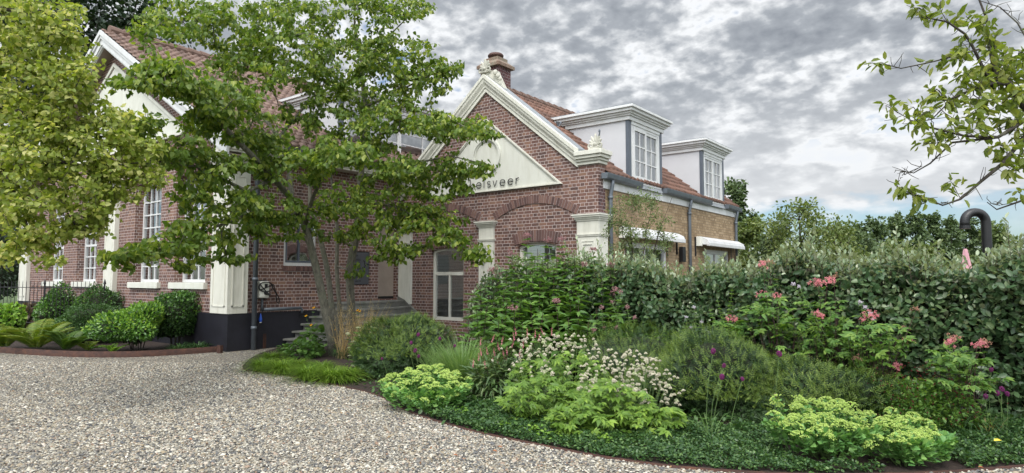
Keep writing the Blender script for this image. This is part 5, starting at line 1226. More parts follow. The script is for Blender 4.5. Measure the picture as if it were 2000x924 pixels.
# slim young shrub in front of the yellow wall
wbp = gdep(1245, 11.6); tr = thing('airy_shrub', 'airy small-leaved shrub in front of the yellow wall and its nearer awning', 'shrub', wbp)
limbs = [[(wbp[0] + dx, wbp[1], 0, .018), W(1240 + p * .4, 520, 11.6, .014), W(1235 + p * .7, 450, 11.6, .010), W(1238 + p, 385, 11.6, .004)] for dx, p in ((0, 0), (.08, 40), (-.08, -30), (.12, 75))]
sk = Skel(limbs).grow(pads_pts([(1240, 420, 55, 45, 11.6, .4, 100), (1210, 460, 34, 35, 11.6, .3, 50), (1285, 455, 36, 40, 11.6, .3, 55), (1255, 390, 35, 24, 11.6, .3, 32), (1250, 490, 60, 24, 11.6, .3, 50)]), step=.12, jit=.012, zmin=1.0)
sk.wood('stems', M['twig'], tr, rtip=.0022, power=.45)
leaf_obj('crown', [spray(sk.tp, sk.tdir, 16, .10, flat=1, L=(.024, .045), W=.26, shape='oval', droop=.1, up=.5)], M['willow_leaf'], tr)
# ================================================================ hedge
print('hedge')
def hedge():
    t = thing('silverberry_hedge', 'long clipped evergreen hedge with silvery young shoots along its top', 'hedge', (-2.5, 9.45, 0))
    X0, X1, Y0, Y1 = -7.1, 3.4, 9.05, 9.95
    top = lambda x: 1.72 + .075 * np.sin(x * 2.1) + .075 * np.sin(x * 5.3 + 1) + .05 * np.sin(x * .8 + 2) + .06 * np.clip((-x - 3.5) / 2, 0, 1)
    n = 26000; x = rng.uniform(X0, X1, n); tp = top(x); z = rng.random(n) * tp
    bump = .10 * np.sin(x * 4.1 + z * 3) + .08 * np.sin(x * 9.7 - z * 6 + 2) + .05 * np.sin(z * 11 + x * 2)
    y = Y0 + bump + rng.random(n) ** 1.6 * .34 + np.clip((z / tp - .88) * 8, 0, 1) ** 2 * .18
    P1 = np.stack([x, y, z], 1); N1 = norm(np.array([0, -.9, .75]) + rng.normal(0, .45, (n, 3))); D1 = norm(np.array([0, -.55, .25]) + rng.normal(0, .6, (n, 3)))
    m = 9000; x2 = rng.uniform(X0, X1, m); y2 = rng.uniform(Y0 + .05, Y1, m); z2 = top(x2) + rng.uniform(-.25, .02, m); P2 = np.stack([x2, y2, z2], 1); D2 = norm(np.array([0, -.2, .8]) + rng.normal(0, .6, (m, 3))); N2 = norm(np.array([0, -.4, .6]) + rng.normal(0, .6, (m, 3)))
    P_ = np.concatenate([P1, P2]); D = np.concatenate([D1, D2]); N = np.concatenate([N1, N2])
    leaf_obj('foliage', [leaf_arrays(P_, D, N, rng.uniform(.07, .115, len(P_)), .28, 'oval', .2, .15)], M['ela'], t)
    # upright young shoots with whorled pale leaves
    s = 720; bx = rng.uniform(X0, X1, s); by = rng.uniform(Y0 - .02, Y1 - .1, s); bz = top(bx) - .16; h = rng.uniform(.08, .30, s) * (1 + .7 * (rng.random(s) > .94)); lean = np.stack([rng.normal(0, .16, s), rng.normal(-.15, .14, s), np.ones(s)], 1); lean = norm(lean)
    arr = []; PP = []; DD = []; mb = MB()
    for i in range(s):
        b = np.array([bx[i], by[i], bz[i]]); e = b + lean[i] * (h[i] + .12); mb.tube([b, e], [.004, .002], 3, cap=False)
        for q in np.linspace(.25, 1, int(4 + h[i] * 22)):
            a = rng.random() * 6.283; PP.append(b + (e - b) * q); DD.append((math.cos(a) * .8, math.sin(a) * .8, .45 + .9 * q * q))
    PP = np.array(PP); DD = norm(np.array(DD)); leaf_obj('young_shoots', [leaf_arrays(PP, DD, norm(np.array([0, 0, 1.]) + rng.normal(0, .35, PP.shape)), rng.uniform(.055, .088, len(PP)), .25, 'oval', .3, .05)], M['ela_young'], t)
    # shoots on the face too
    n3 = 1100; x = rng.uniform(X0, X1, n3); z = 1.0 + rng.random(n3) * .85; P3 = np.stack([x, Y0 + rng.uniform(-.10, .05, n3), z], 1); leaf_obj('silvery_leaves', [leaf_arrays(P3, norm(np.array([0, -.6, .5]) + rng.normal(0, .5, (n3, 3))), norm(np.array([0, -.3, 1.]) + rng.normal(0, .4, (n3, 3))), rng.uniform(.04, .07, n3), .28, 'oval', .25, .1)], M['ela_young'], t)
    mb.build('shoot_stems', M['twig'], t)
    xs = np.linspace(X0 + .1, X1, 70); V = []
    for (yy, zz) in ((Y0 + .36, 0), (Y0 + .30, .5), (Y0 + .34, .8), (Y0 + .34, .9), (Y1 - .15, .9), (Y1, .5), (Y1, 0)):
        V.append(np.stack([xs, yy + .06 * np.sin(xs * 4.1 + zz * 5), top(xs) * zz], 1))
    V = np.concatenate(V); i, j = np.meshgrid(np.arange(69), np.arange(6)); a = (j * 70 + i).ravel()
    put('dark_inner_hull', npmesh('dark_inner_hull', V, [np.stack([a, a + 70, a + 71, a + 1], 1)[:, ::-1]], True), M['core'], t)  # dark hull added so the hedge cannot be seen through
    st_ = MB()
    for x in np.arange(X0 + .2, X1, .35): st_.tube([(x, Y0 + .25, 0), (x + rng.normal(0, .05), Y0 + .2, .6), (x + rng.normal(0, .1), Y0 + .25, 1.5)], [.02, .014, .006], 5, cap=False)
    st_.build('stems', M['bark_dark'], t)
hedge()
shrub('small silvery evergreen shrub between the gable window and the tall pink-topped perennials', gdep(972, 12.3), (.55, .5), 1.72, .07, M['ela'], 3200, name='silverberry_shrub', W=.3, tips=M['ela_young'], tipn=500)

# ================================================================ objects beyond the hedge
def bent_pipe():
    p = gdep(1931, 8.6); q0 = dep(1931, 500, 8.6); r = .058
    top_ = dep(1922, 420, 8.6); t = thing('bent_pipe', 'thick black hooked metal pipe rising behind the hedge', 'pipe', p)
    x, y = p[0], p[1]; zt = dep(1930, 415, 8.6)[2]; d = -RT; R_ = .135; c = np.array([x, y, zt - R_]); pts = [(x, y, 0), (x, y, 1.2), (x, y, zt - R_ - .02)]
    for a in np.linspace(0, math.pi / 2, 8)[1:]: pts.append(c + d * (R_ * (1 - math.cos(a))) + np.array([0, 0, R_ * math.sin(a)]))
    e = np.array(pts[-1]) + d * .015; pts.append(e)
    c2 = e - np.array([0, 0, R_])
    for a in np.linspace(0, math.pi / 2, 8)[1:]: pts.append(c2 + d * (R_ * math.sin(a)) + np.array([0, 0, R_ * math.cos(a)]))
    f = np.array(pts[-1]) - [0, 0, .06]; pts.append(f)
    MB().tube(pts, r, 20).build('pipe', M['black'], t, smooth=True)
    MB().tube([f - [0, 0, .025], f + [0, 0, .02]], r + .006, 20).build('end_collar', M['black'], t, smooth=False)
    MB().tube([(x, y, 0), (x, y, .02)], .12, 20).build('foot_plate', M['black'], t)
bent_pipe()
def parasol():
    p = gdep(1888, 12.5); t = thing('closed_parasol', 'folded pink parasol tip peeping over the hedge beside the black pipe', 'parasol', p); x, y = p[0], p[1]; zt = dep(1888, 486, 12.5)[2]
    MB().tube([(x, y, 0), (x, y, zt - .03)], .02, 8).tube([(x, y, 0), (x, y, .06)], .22, 16).build('pole', M['wood'], t)
    V = []; n = 24
    for k, (z, r) in enumerate(((zt, .028), (zt - .04, .034), (zt - .25, .058), (zt - .55, .10), (zt - .95, .13), (zt - 1.25, .10))):
        for i in range(n): a = i * 6.283 / n; rr = r * (1 + .28 * math.cos(8 * a) * min(1, k / 1.5)); V.append((x + rr * math.cos(a), y + rr * math.sin(a), z))
    MB().add(V, [(k * n + i, (k + 1) * n + i, (k + 1) * n + (i + 1) % n, k * n + (i + 1) % n) for k in range(5) for i in range(n)] + [tuple(range(n))]).build('canopy', M['pink'], t, smooth=False)
parasol()

# ================================================================ left bed
print('left bed')
def mid(px, yb, k=1.0): d = 1.6 * 1254 / (yb - 545); return gdep(px, d * 1.0), d
def size(px, yb, yt, wpx): 
    d = 1.6 * 1254 / (yb - 545); r = wpx / 2 / 1254 * (d + wpx / 2 / 1254 * d * .6); D = d + r * .75
    if px < 445: D = min(D, 7.3 / (math.cos(YAW) + math.sin(YAW) * (px - 1000) / F) - r * .75)      # stay clear of the hall wall
    return gdep(px, D), r, 1.6 + (545 - yt) / 1254 * D, D
c, r, h, D = size(273, 692, 584, 142)
shrub('broad bright green rounded shrub with glossy leaves at the steel edging', c, (r, r * .85), h, .075, M['leaf_laurel'], 6500, name='glossy_shrub', shape='oval', W=.26, tips=M['pale_leaf'], tipn=1100, amp=.17, nb=20)
c, r, h, D = size(347, 668, 568, 84)
shrub('upright mid green shrub between the glossy shrub and the black plinth', c, (r, r), h, .06, M['leaf_box'], 4000, name='upright_shrub', tips=M['leaf_laurel'], tipn=500)
c, r, h, D = size(170, 676, 592, 190)
shrub('wide dark green shrub mass behind the ferns', c, (r, r * .7), h, .045, M['leaf_box'], 11000, name='spreading_shrub', W=.3, amp=.2)
c, r, h, D = size(112, 655, 558, 72)
shrub('small round green shrub in front of the leftmost tall windows', c, (r, r), h, .06, M['leaf_laurel'], 2600, name='round_shrub', tips=M['leaf_laurel'], tipn=200)
c, r, h, D = size(198, 655, 562, 92)
shrub('loose green shrub below the middle cream pilaster', c, (r, r), h, .06, M['leaf_box'], 3600, name='loose_shrub', amp=.22, tips=M['leaf_laurel'], tipn=300)
c, r, h, D = size(55, 652, 590, 80)
shrub('bronze leaved hydrangea beside the iron fence', c, (r, r), h, .13, M['redbrown_leaf'], 700, name='hydrangea', W=.38, amp=.2)
c, r, h, D = size(12, 662, 592, 80)
hy = shrub('green hydrangea with creamy flower cones at the far left', c, (r, r), h, .11, M['pale_leaf'], 1100, name='hydrangea', W=.36)
pm_ = proto_mesh('cone_bloom', np.array([(math.cos(a) * q, math.sin(a) * q, z) for z in np.linspace(0, .16, 9) for q in [(.16 - z) * .5 + .006] for a in np.linspace(0, 6, 9)]) + rng.normal(0, .005, (81, 3)), .014, M['f_creamgreen'])
for i in range(7):
    a = rng.uniform(-2.6, -.2); bloom_at(pm_, c + [math.cos(a) * r * .8, math.sin(a) * r * .8, h * rng.uniform(.75, 1.0)], hy, 'flower_cone', 1.2)
def fern(px, py, L, n, mat, label, name='fern'):
    b = gp(px, py, .03); t = thing(name, label, 'fern', b, 'ferns in the left bed')
    for i in range(n):
        a = i * 6.283 / n + rng.normal(0, .2); el = rng.uniform(.7, 1.35); l = L * 1.1 * rng.uniform(.75, 1.1); m = 16; q = np.linspace(.08, 1, m)
        out = np.array([math.cos(a), math.sin(a), 0]); up_ = math.sin(el); R1 = b + out[None] * (l * q * math.cos(el) + l * .30 * q ** 2)[:, None] + np.array([0, 0, 1])[None] * (l * (q * up_ - .42 * q ** 2.6 * up_))[:, None]
        tan = norm(np.gradient(R1, axis=0)); side = np.cross(tan, [0, 0, 1.]); side = norm(side); nn = np.cross(side, tan); arr = []
        pl = l * .20 * np.sin(math.pi * np.clip(q * .95 + .05, 0, 1)) ** .7 + .01
        for sg in (-1, 1):
            for off in (0, .5):
                Pm = R1 + tan * (l / m * off); arr.append(leaf_arrays(Pm, side * sg + tan * .45 + nn * .1, nn * 1.0, pl, .075, 'lance', .15, .3))
        fr = leaf_obj('frond', arr, mat, t)
fern(70, 683, .95, 15, M['fern'], 'largest yellow-green fern arching over the steel edging')
fern(128, 686, .75, 13, M['fern_dark'], 'green fern beside the bare soil patch')
fern(10, 682, .85, 14, M['fern'], 'yellow-green fern at the far left end of the edging')
fern(172, 686, .38, 9, M['fern'], 'small fern on the soil between the big ferns and the glossy shrub')
fern(218, 690, .32, 8, M['pale_leaf'], 'smallest bright fern at the foot of the glossy shrub')
def strappy(px, py, L, n, mat, label, spread=.12, droop=.55, W_=.008, el=(1.0, 1.5), name='grass_clump', cat='grass clump', group=None, segs=5):
    b = gp(px, py, .02) if not hasattr(px, '__len__') else np.array(px, float); t = thing(name, label, cat, b, group)
    a = rng.random(n) * 6.283; q = rng.random(n) ** .5 * spread; P_ = b + np.stack([np.cos(a) * q, np.sin(a) * q, np.zeros(n)], 1); e = rng.uniform(*el, n); a2 = a + rng.normal(0, .5, n)
    D = np.stack([np.cos(a2) * np.cos(e), np.sin(a2) * np.cos(e), np.sin(e)], 1); V = blade_arrays(P_, D, rng.uniform(.55, 1.05, n) * L, np.full(n, W_), droop, segs)
    blade_obj('blades', V, segs, mat, t); return t
for px, py, L, lab in ((352, 684, .38, 'strappy dark green clump nearest the glossy shrub'), (388, 682, .42, 'middle strappy green clump before the black plinth'), (424, 678, .40, 'strappy green clump beside the rusty steel post')):
    strappy(px, py, L, 120, M['iris_grass'], lab, .16, .6, .011, (.7, 1.45))
hl = gp(188, 684, .05); t = thing('hosta', 'small blue-green broad-leaved hosta on bare soil', 'hosta', hl); k = 7; a = np.arange(k) * .9
leaf_obj('leaves', [leaf_arrays(np.repeat(hl[None], k, 0) + [0, 0, .05], np.stack([np.cos(a), np.sin(a), np.full(k, .35)], 1), np.tile([0, 0, 1.], (k, 1)), np.full(k, .17), .38, 'heart', .2, .3)], M['sedum_leaf'], t)
# iron fence in front of the hall
def fence():
    A, B = gdep(-260, 21.0), gdep(205, 17.6); t = thing('iron_fence', 'thin black iron railing with pointed bars before the tall hall windows', 'fence', B); d = B - A; L = np.linalg.norm(d); u = d / L
    for z, nm in ((1.36, 'rail'), (.35, 'rail')): MB().tube([A + [0, 0, z], B + [0, 0, z]], .012, 6).build(nm, M['black'], t)
    n = int(L / .155)
    bar = MB().tube([(0, 0, 0), (0, 0, 1.50), (0, 0, 1.56)], [.008, .008, .001], 5).build('bar', M['black'], t)
    bar.location = A; first = True
    for i in range(1, n):
        if i <= n - 95: continue
        o = bar.copy(); COL.objects.link(o); o.location = A + u * i * .155
    bpy.data.objects.remove(bar)
    for q in (.55, .78, 1.0): p = A + d * q; MB().tube([p, p + [0, 0, 1.45]], .022, 8).lathe((p[0], p[1], 1.45), [(.022, 0), (.035, .02), (.03, .06), (.004, .15)], 10).build('post', M['black'], t)
fence()

# ================================================================ main bed, left part
print('main bed')
for i, (px, py, L, lab) in enumerate(((512, 724, .42, 'lime grass clump at the tip of the bed beside the gravel'), (552, 729, .44, 'lime grass clump second from the tip of the bed'), (602, 742, .46, 'largest lime grass clump in front of the tree trunks'), (650, 746, .44, 'lime grass clump under the tree, nearest the yew dome'), (530, 706, .36, 'lime grass clump behind the tip of the bed'), (578, 722, .38, 'lime grass clump between the tip clumps and the largest one'), (628, 730, .40, 'lime grass clump just before the trunk base'), (678, 742, .38, 'lime grass clump at the yew dome foot'))):
    strappy(px, py, L * 1.25, 680, M['hakone'], lab, .10, .62, .0055, (.6, 1.52), group='lime green grass clumps')
def leafy(label, px, py, r, h, mat, n, L, name, k=5, pal=True, W_=.2, cat='plant'):
    b = gp(px, py, 0); t = thing(name, label, cat, b); fn = bumps(8, .1); P_, D = ellip(n, b + [0, 0, h * .45], (r, r, h * .55), fn, lo=.6, zlow=-.6); P_[:, 2] = np.maximum(P_[:, 2], .04)
    d = norm(D * [1, 1, .4] + rng.normal(0, .3, D.shape)); N = norm(np.array([0, 0, 1.]) + D * .5 + rng.normal(0, .25, D.shape)); Ls = rng.uniform(.75, 1.2, len(P_)) * L
    leaf_obj('leaves', palmate(P_, d, N, Ls, W_, k) if pal else [leaf_arrays(P_, d, N, Ls, W_, 'heart', .2, .25)], mat, t); stems(b, (r, r), h, 14, M['stem_green'], t, rad=.004); return t
leafy('low plant with broad lobed leaves between the lime grasses and the steps', 590, 700, .42, .34, M['joe'], 260, .10, 'lobed_perennial', pal=False, W_=.5)
leafy('larger-leaved green plant at the foot of the tree', 622, 690, .36, .62, M['joe'], 120, .16, 'broadleaf_perennial', pal=False, W_=.42)
# helenium daisies
def daisy(pts, label, base, D):
    t = thing('orange_daisy', label, 'flower', gdep(base, D)); b = gdep(base, D); mb = MB(); PP = []; DD = []
    for (px, py) in pts:
        e = dep(px, py, D); mb.tube(curved(b + rng.normal(0, .05, 3) * [1, 1, 0], e, rng.normal(0, .03, 3)), [.005, .004, .004, .003, .003], 4, cap=False)
        p_, d_, l_ = whorls(curved(b, e, rng.normal(0, .03, 3)), .25, .12, 2, .12); PP += p_; DD += d_
        a = np.arange(12) * .5236; dd = np.stack([np.cos(a), np.sin(a) * .55 , np.sin(a) * .5 - .25], 1) ; fl_ = leaf_obj('flower_head', [leaf_arrays(np.repeat(e[None], 12, 0), dd, np.tile([.3, -.8, .5], (12, 1)), np.full(12, .034), .4, 'spoon', .05, .25)], M['f_yellow'], t)
        dots('flower_disc', e + rng.normal(0, .006, (14, 3)) + [0, -.004, .006], .006, M['f_brown'], fl_)
    leaf_obj('leaves', [leaf_arrays(np.array(PP), np.array(DD), norm(np.array([0, 0, 1.]) + rng.normal(0, .3, (len(PP), 3))), rng.uniform(.07, .12, len(PP)), .17, 'lance')], M['joe'], t); mb.build('stems', M['stem_green'], t)
daisy([(607, 634), (597, 616), (612, 600)], 'orange daisies in front of the black plinth end of the steps', 618, 13.6)
daisy([(698, 605), (702, 607)], 'orange daisy rising before the upper steps', 690, 13.8)
daisy([(652, 644), (650, 655)], 'orange daisy between the tree trunks', 660, 13.2)
# golden oat grass
def oat(px, D, label, pts, n=150, L=1.25):
    b = gdep(px, D); t = thing('golden_grass', label, 'grass clump', b); m = 160
    a = rng.random(m) * 6.283; e = rng.uniform(.9, 1.4, m); blade_obj('blades', blade_arrays(b + rng.normal(0, .05, (m, 3)) * [1, 1, 0], np.stack([np.cos(a) * np.cos(e), np.sin(a) * np.cos(e), np.sin(e)], 1), rng.uniform(.35, .7, m), np.full(m, .003), .6, 5), 5, M['iris_grass'], t)
    mb = MB(); sp_ = []
    for i in range(n):
        q = pts[rng.integers(len(pts))]; e_ = dep(q[0] + rng.normal(0, 16), q[1] + rng.normal(0, 14), D + rng.normal(0, .25)); cv = curved(b + rng.normal(0, .05, 3) * [1, 1, 0], e_, rng.normal(0, .03, 3) + [0, 0, .02])
        mb.tube(cv, [.0028, .0026, .0024, .002, .0014], 3, cap=False)
        for k in range(7): w_ = cv[3] + (cv[4] - cv[3]) * rng.uniform(-.2, 1.0); sp_.append(w_ + rng.normal(0, .025, 3))
    mb.build('stalks', M['straw'], t); sp_ = np.array(sp_); leaf_obj('spikelets', [leaf_arrays(sp_, rng.normal(0, .6, sp_.shape) - [0, 0, .6], rand_dir(len(sp_)), np.full(len(sp_), .03), .13, 'lance')], M['straw'], t)
oat(712, 13.6, 'golden oat grass glowing before the upper steps', [(715, 622), (735, 612), (700, 630), (750, 615), (690, 615), (740, 640)])
oat(670, 13.0, 'thin golden oat grass leaning across the tree trunks', [(672, 612), (655, 650), (690, 640), (665, 600)], n=60)
def spray_flowers(label, px, py, r, h, nl, heads, mat, name, Lf=.07, hr=.016, leafm='palm_leaf', k=5, box=None, cap=100, D0=None, hname='flower_head'):
    """clump with palmate leaves and small domed flower heads on thin stalks"""
    b = gp(px, py, 0); t = thing(name, label, 'flowering plant', b)
    return b, t
# cream umbels beside the tree and yew
def umbel_plant(label, pts, base, D, mat, hr=.045, leaf='joe'):
    b = gdep(base, D); t = thing('umbel_plant', label, 'flowering plant', b); mb = MB(); me = proto_mesh('umbel', dome(60, hr, hr * .35), .0055, mat)
    PP, DD = [], []
    for (px, py) in pts:
        e = dep(px, py, D + rng.normal(0, .12)); cv = curved(b + rng.normal(0, .08, 3) * [1, 1, 0], e, rng.normal(0, .03, 3)); mb.tube(cv, .0028, 4, cap=False); bloom_at(me, e, t, 'flower_head', rng.uniform(.8, 1.2)); p_, d_, l_ = whorls(cv, .15, .09, 2, .08); PP += p_; DD += d_
    mb.build('stems', M['stem_green'], t); leaf_obj('leaves', palmate(np.array(PP), np.array(DD), norm(np.array([0, 0, 1.]) + rng.normal(0, .3, (len(PP), 3))), rng.uniform(.05, .09, len(PP)), .2, 5), M[leaf], t)
umbel_plant('white umbels on a green plant between the tree and the yew dome', [(690, 668), (700, 680), (684, 695), (694, 705), (706, 712), (690, 716), (712, 668), (705, 655), (722, 650), (680, 652), (702, 698), (715, 690), (684, 680), (700, 640), (730, 640)], 700, 10.9, M['f_creamgreen'], .05)
umbel_plant('tiny white umbels low at the bed edge among lime grass', [(632, 738), (646, 735), (638, 729), (628, 745)], 640, 10.7, M['f_creamgreen'], .03)
# yews
def yew(label, c, r, h, n, tipn, L=.042, amp=.19, **k):
    return shrub(label, c, r, h, L, M['yew'], n, name='yew_shrub', shape='needle', W=.16, tips=M['yew_tip'], tipn=tipn, up=.5, amp=amp, nb=22, lo=.84, **k)
c, r, h, D = size(793, 742, 621, 196)
yew('dark green yew dome between the tree and the left sedum', c, (r, r * .9), h, 6400, 2000, zc=.42)
c, r, h, D = size(1265, 800, 664, 260)
yew('low yew mound behind the cream flowers', gdep(1240, 8.9), (1.25, .8), .84, 5200, 1900, zc=.34)
yew('largest low yew mound behind the purple allium heads', gdep(1420, 7.75), (1.15, .85), .90, 7400, 2800, zc=.34)
yew('low yew mound at the right end of the yew row, behind the right sedum', gdep(1585, 7.35), (.80, .7), .74, 4600, 1600, zc=.34)
# fine green grass
for px, py, L, n, lab in ((900, 768, 1.22, 1100, 'tall fine green grass clump behind the left sedum'), (938, 758, 1.0, 500, 'smaller fine green grass clump beside the tall leafy perennials'), (862, 752, .95, 380, 'fine grass tuft leaning over the yew dome')):
    strappy(px, py, L, n, M['fine_grass'], lab, .14, .35, .0036, (1.05, 1.52), group='fine green grasses')
# ================================================================ tall mauve-topped perennials
def joe():
    t = thing('tall_perennial', 'tall leafy perennials with dusty mauve flower clusters in front of the hedge', 'perennial', gdep(1040, 10.6))
    tops = [(938, 560, 9.9), (960, 530, 10.4), (985, 560, 10.0), (1000, 498, 10.8), (1012, 540, 10.2), (1030, 462, 10.9), (1040, 520, 10.2), (1055, 545, 9.9), (1070, 470, 11), (1082, 520, 10.3), (1098, 470, 10.8), (1110, 545, 9.9), (1122, 500, 10.4), (1142, 520, 10.2), (1160, 490, 10.6), (1175, 540, 10), (930, 600, 9.6), (915, 625, 9.6), (950, 600, 9.5), (1005, 605, 9.4), (975, 620, 9.3), (1035, 590, 9.5), (1085, 590, 9.4), (1130, 585, 9.6), (1165, 600, 9.4), (1200, 570, 9.8), (1210, 610, 9.4), (1060, 610, 9.3), (1110, 620, 9.2), (1150, 625, 9.3), (1192, 520, 10.2), (900, 650, 9.8), (1020, 630, 9.3), (1045, 500, 10.6), (990, 585, 9.7), (1125, 555, 10.0), (1090, 555, 10.1), (1020, 570, 10.0), (955, 575, 9.9), (920, 570, 10.2), (1015, 496, 10.9), (1050, 486, 10.9), (1086, 494, 10.8), (1106, 500, 10.9), (1132, 508, 10.7), (1150, 500, 10.8), (990, 522, 10.7), (970, 540, 10.5), (1066, 520, 10.6), (1036, 530, 10.5), (1098, 525, 10.5), (1118, 535, 10.4), (1008, 545, 10.3), (1060, 500, 10.7)]
    mb = MB(); PP, DD, LL = [], [], []; P2, D2 = [], []
    for i, (px, py, D) in enumerate(tops):
        e = dep(px, py, D); b = gdep(px + rng.normal(0, 8), D + rng.normal(.1, .1)); cv = curved(b, e, rng.normal(0, .04, 3) * [1, 1, 0], 7); mb.tube(cv, np.linspace(.008, .004, 7), 5, cap=False)
        p_, d_, l_ = whorls(cv, .2, .16, 4, .25, .22, .6); PP += p_; DD += d_; LL += l_
    for i, (px, py, D) in enumerate([tops[k] for k in (5, 8, 10, 14, 3, 22, 13, 30, 25, 19, 1)]):
        e = dep(px, py, D); hd = []
        for q in range(11): o = rng.normal(0, .034, 3) * [1, 1, .55]; hd.append(e + [0, 0, .03] + o + rng.normal(0, .010, (16, 3)))
        dots('flower_head', np.concatenate(hd), .006, M['f_mauve'], t)
    PP = np.array(PP); DD = np.array(DD); leaf_obj('leaves', [leaf_arrays(PP, DD, norm(np.array([0, 0, 1.]) + rng.normal(0, .22, PP.shape)), np.array(LL), .22, 'lance', .25, .28)], M['joe'], t); mb.build('stems', M['stem_red'], t, smooth=True)
joe()
def phlox(label, base, D, pts, mat, cap=None, leaf='joe', L=.10, name='phlox', r=.03, per=3):
    b = gdep(base, D); t = thing(name, label, 'flowering plant', b); mb = MB(); PP, DD, LL = [], [], []
    for (px, py) in pts:
        e = dep(px, py, D + rng.normal(0, .1)); cv = curved(b + rng.normal(0, .12, 3) * [1, 1, 0], e, rng.normal(0, .03, 3)); mb.tube(cv, .004, 4, cap=False); p_, d_, l_ = whorls(cv, .2, .07, per, L, .15, .3); PP += p_; DD += d_; LL += l_
        if mat is not None: dots('flower_head', e + rng.normal(0, r * .5, (40, 3)), .007, mat, t)
    leaf_obj('leaves', [leaf_arrays(np.array(PP), np.array(DD), norm(np.array([0, 0, 1.]) + rng.normal(0, .25, (len(PP), 3))), np.array(LL), .21, 'lance', .25, .25)], M[leaf], t); mb.build('stems', M['stem_green'], t)
phlox('bushy mid green plant with two mauve buds before the hedge', 1210, 9.2, [(1175, 600), (1195, 590), (1212, 570), (1225, 600), (1180, 640), (1240, 620), (1205, 640), (1160, 645)], M['f_mauve'])
phlox('yellow-green feathery plant before the hedge behind the yew row', 1410, 8.9, [(1400, 580), (1425, 590), (1445, 600), (1412, 610), (1385, 600), (1430, 560), (1455, 620), (1400, 640)], None, leaf='pale_leaf', L=.06, name='meadow_rue', per=5)
phlox('low pale green lobed plant between the yew row and the hedge', 1290, 9.2, [(1260, 645), (1280, 640), (1300, 642), (1320, 646), (1340, 640), (1270, 655), (1310, 655)], None, leaf='pale_leaf', L=.075, name='columbine', per=6)
phlox('shady green plant with white dotted tips left of the pink plumes', 1360, 8.9, [(1340, 620), (1355, 600), (1370, 630), (1385, 650), (1350, 640)], M['f_lilac'], leaf='joe', L=.09, name='bellflower', r=.02)
phlox('lilac speckled spikes in front of the hedge between pink plumes', 1690, 7.6, [(1690, 600), (1700, 612), (1680, 590), (1705, 625), (1560, 560), (1550, 555)], M['f_lilac'], leaf='fili_leaf', L=.07, name='lilac_spike', r=.02)
# ================================================================ pink plume plants
def plume(me, e, t, s=1): return bloom_at(me, e, t, 'flower_plume', s)
def mk_plume(mat, n=150):
    c = rng.normal(0, .028, (9, 3)) * [1, 1, .5]; P_ = np.concatenate([q + rng.normal(0, .0085, (n // 9, 3)) + [0, 0, .012 * abs(rng.normal())] for q in c]); return proto_mesh('plume', P_, .0045, mat)
plumes = [mk_plume(M['f_pink']) for _ in range(3)]; faded = [mk_plume(M['f_faded'], 90) for _ in range(2)]
def fili(label, base, D, heads, leafpads, seed=0):
    b = gdep(base, D); t = thing('pink_meadowsweet', label, 'flowering plant', b, 'pink plumed plants before the hedge'); mb = MB(); arrs = []
    for (px, py, kind, dd) in heads:
        e = dep(px, py, D + dd); cv = curved(b + rng.normal(0, .06, 3) * [1, 1, 0], e, rng.normal(0, .03, 3) + RT * .04 * np.sign(base - px), 7); mb.tube(cv, np.linspace(.006, .0028, 7), 4, cap=False)
        for k in range(kind[1]): plume((plumes if kind[0] == 'p' else faded)[rng.integers(2)], e + (RT * rng.normal(0, .045) + np.array([0, 0, rng.normal(0, .02)])) * (k > 0), t, rng.uniform(.85, 1.2))
        p_, d_, l_ = whorls(cv, .35, .10, 1, .095, .1, .2); P_ = np.array(p_); d_ = np.array(d_); arrs += palmate(P_ + norm(d_) * .04, d_, norm(np.array([0, -.2, 1.]) + rng.normal(0, .3, P_.shape)), np.array(l_), .23, 5, 2.2)
    for (px, py, rx, ry, n) in leafpads:
        P_ = np.array([dep(px + rng.normal(0, rx * .5), py + rng.normal(0, ry * .5), D + rng.normal(0, .18)) for _ in range(n)]); d_ = norm(rng.normal(0, 1, P_.shape) * [1, 1, .3] + np.array([.1, -.4, 0])); arrs += palmate(P_, d_, norm(np.array([0, -.25, 1.]) + rng.normal(0, .3, P_.shape)), rng.uniform(.07, .125, n), .24, 5, 2.3)
        for i in range(0, n, 3): mb.tube(curved(b + rng.normal(0, .05, 3) * [1, 1, 0], P_[i], rng.normal(0, .03, 3)), .003, 3, cap=False)
    leaf_obj('leaves', arrs, M['fili_leaf'], t); mb.build('stems', M['stem_red'], t)
fili('pink plumed plant whose tallest pink tuft stands above the hedge top', 1510, 8.2, [(1488, 518, 'p1', 0), (1487, 576, 'p1', .1), (1519, 579, 'p1', 0), (1500, 512, 'f1', .1)], [(1500, 620, 60, 36, 60), (1540, 650, 50, 26, 40), (1490, 600, 40, 20, 20)]) if False else None
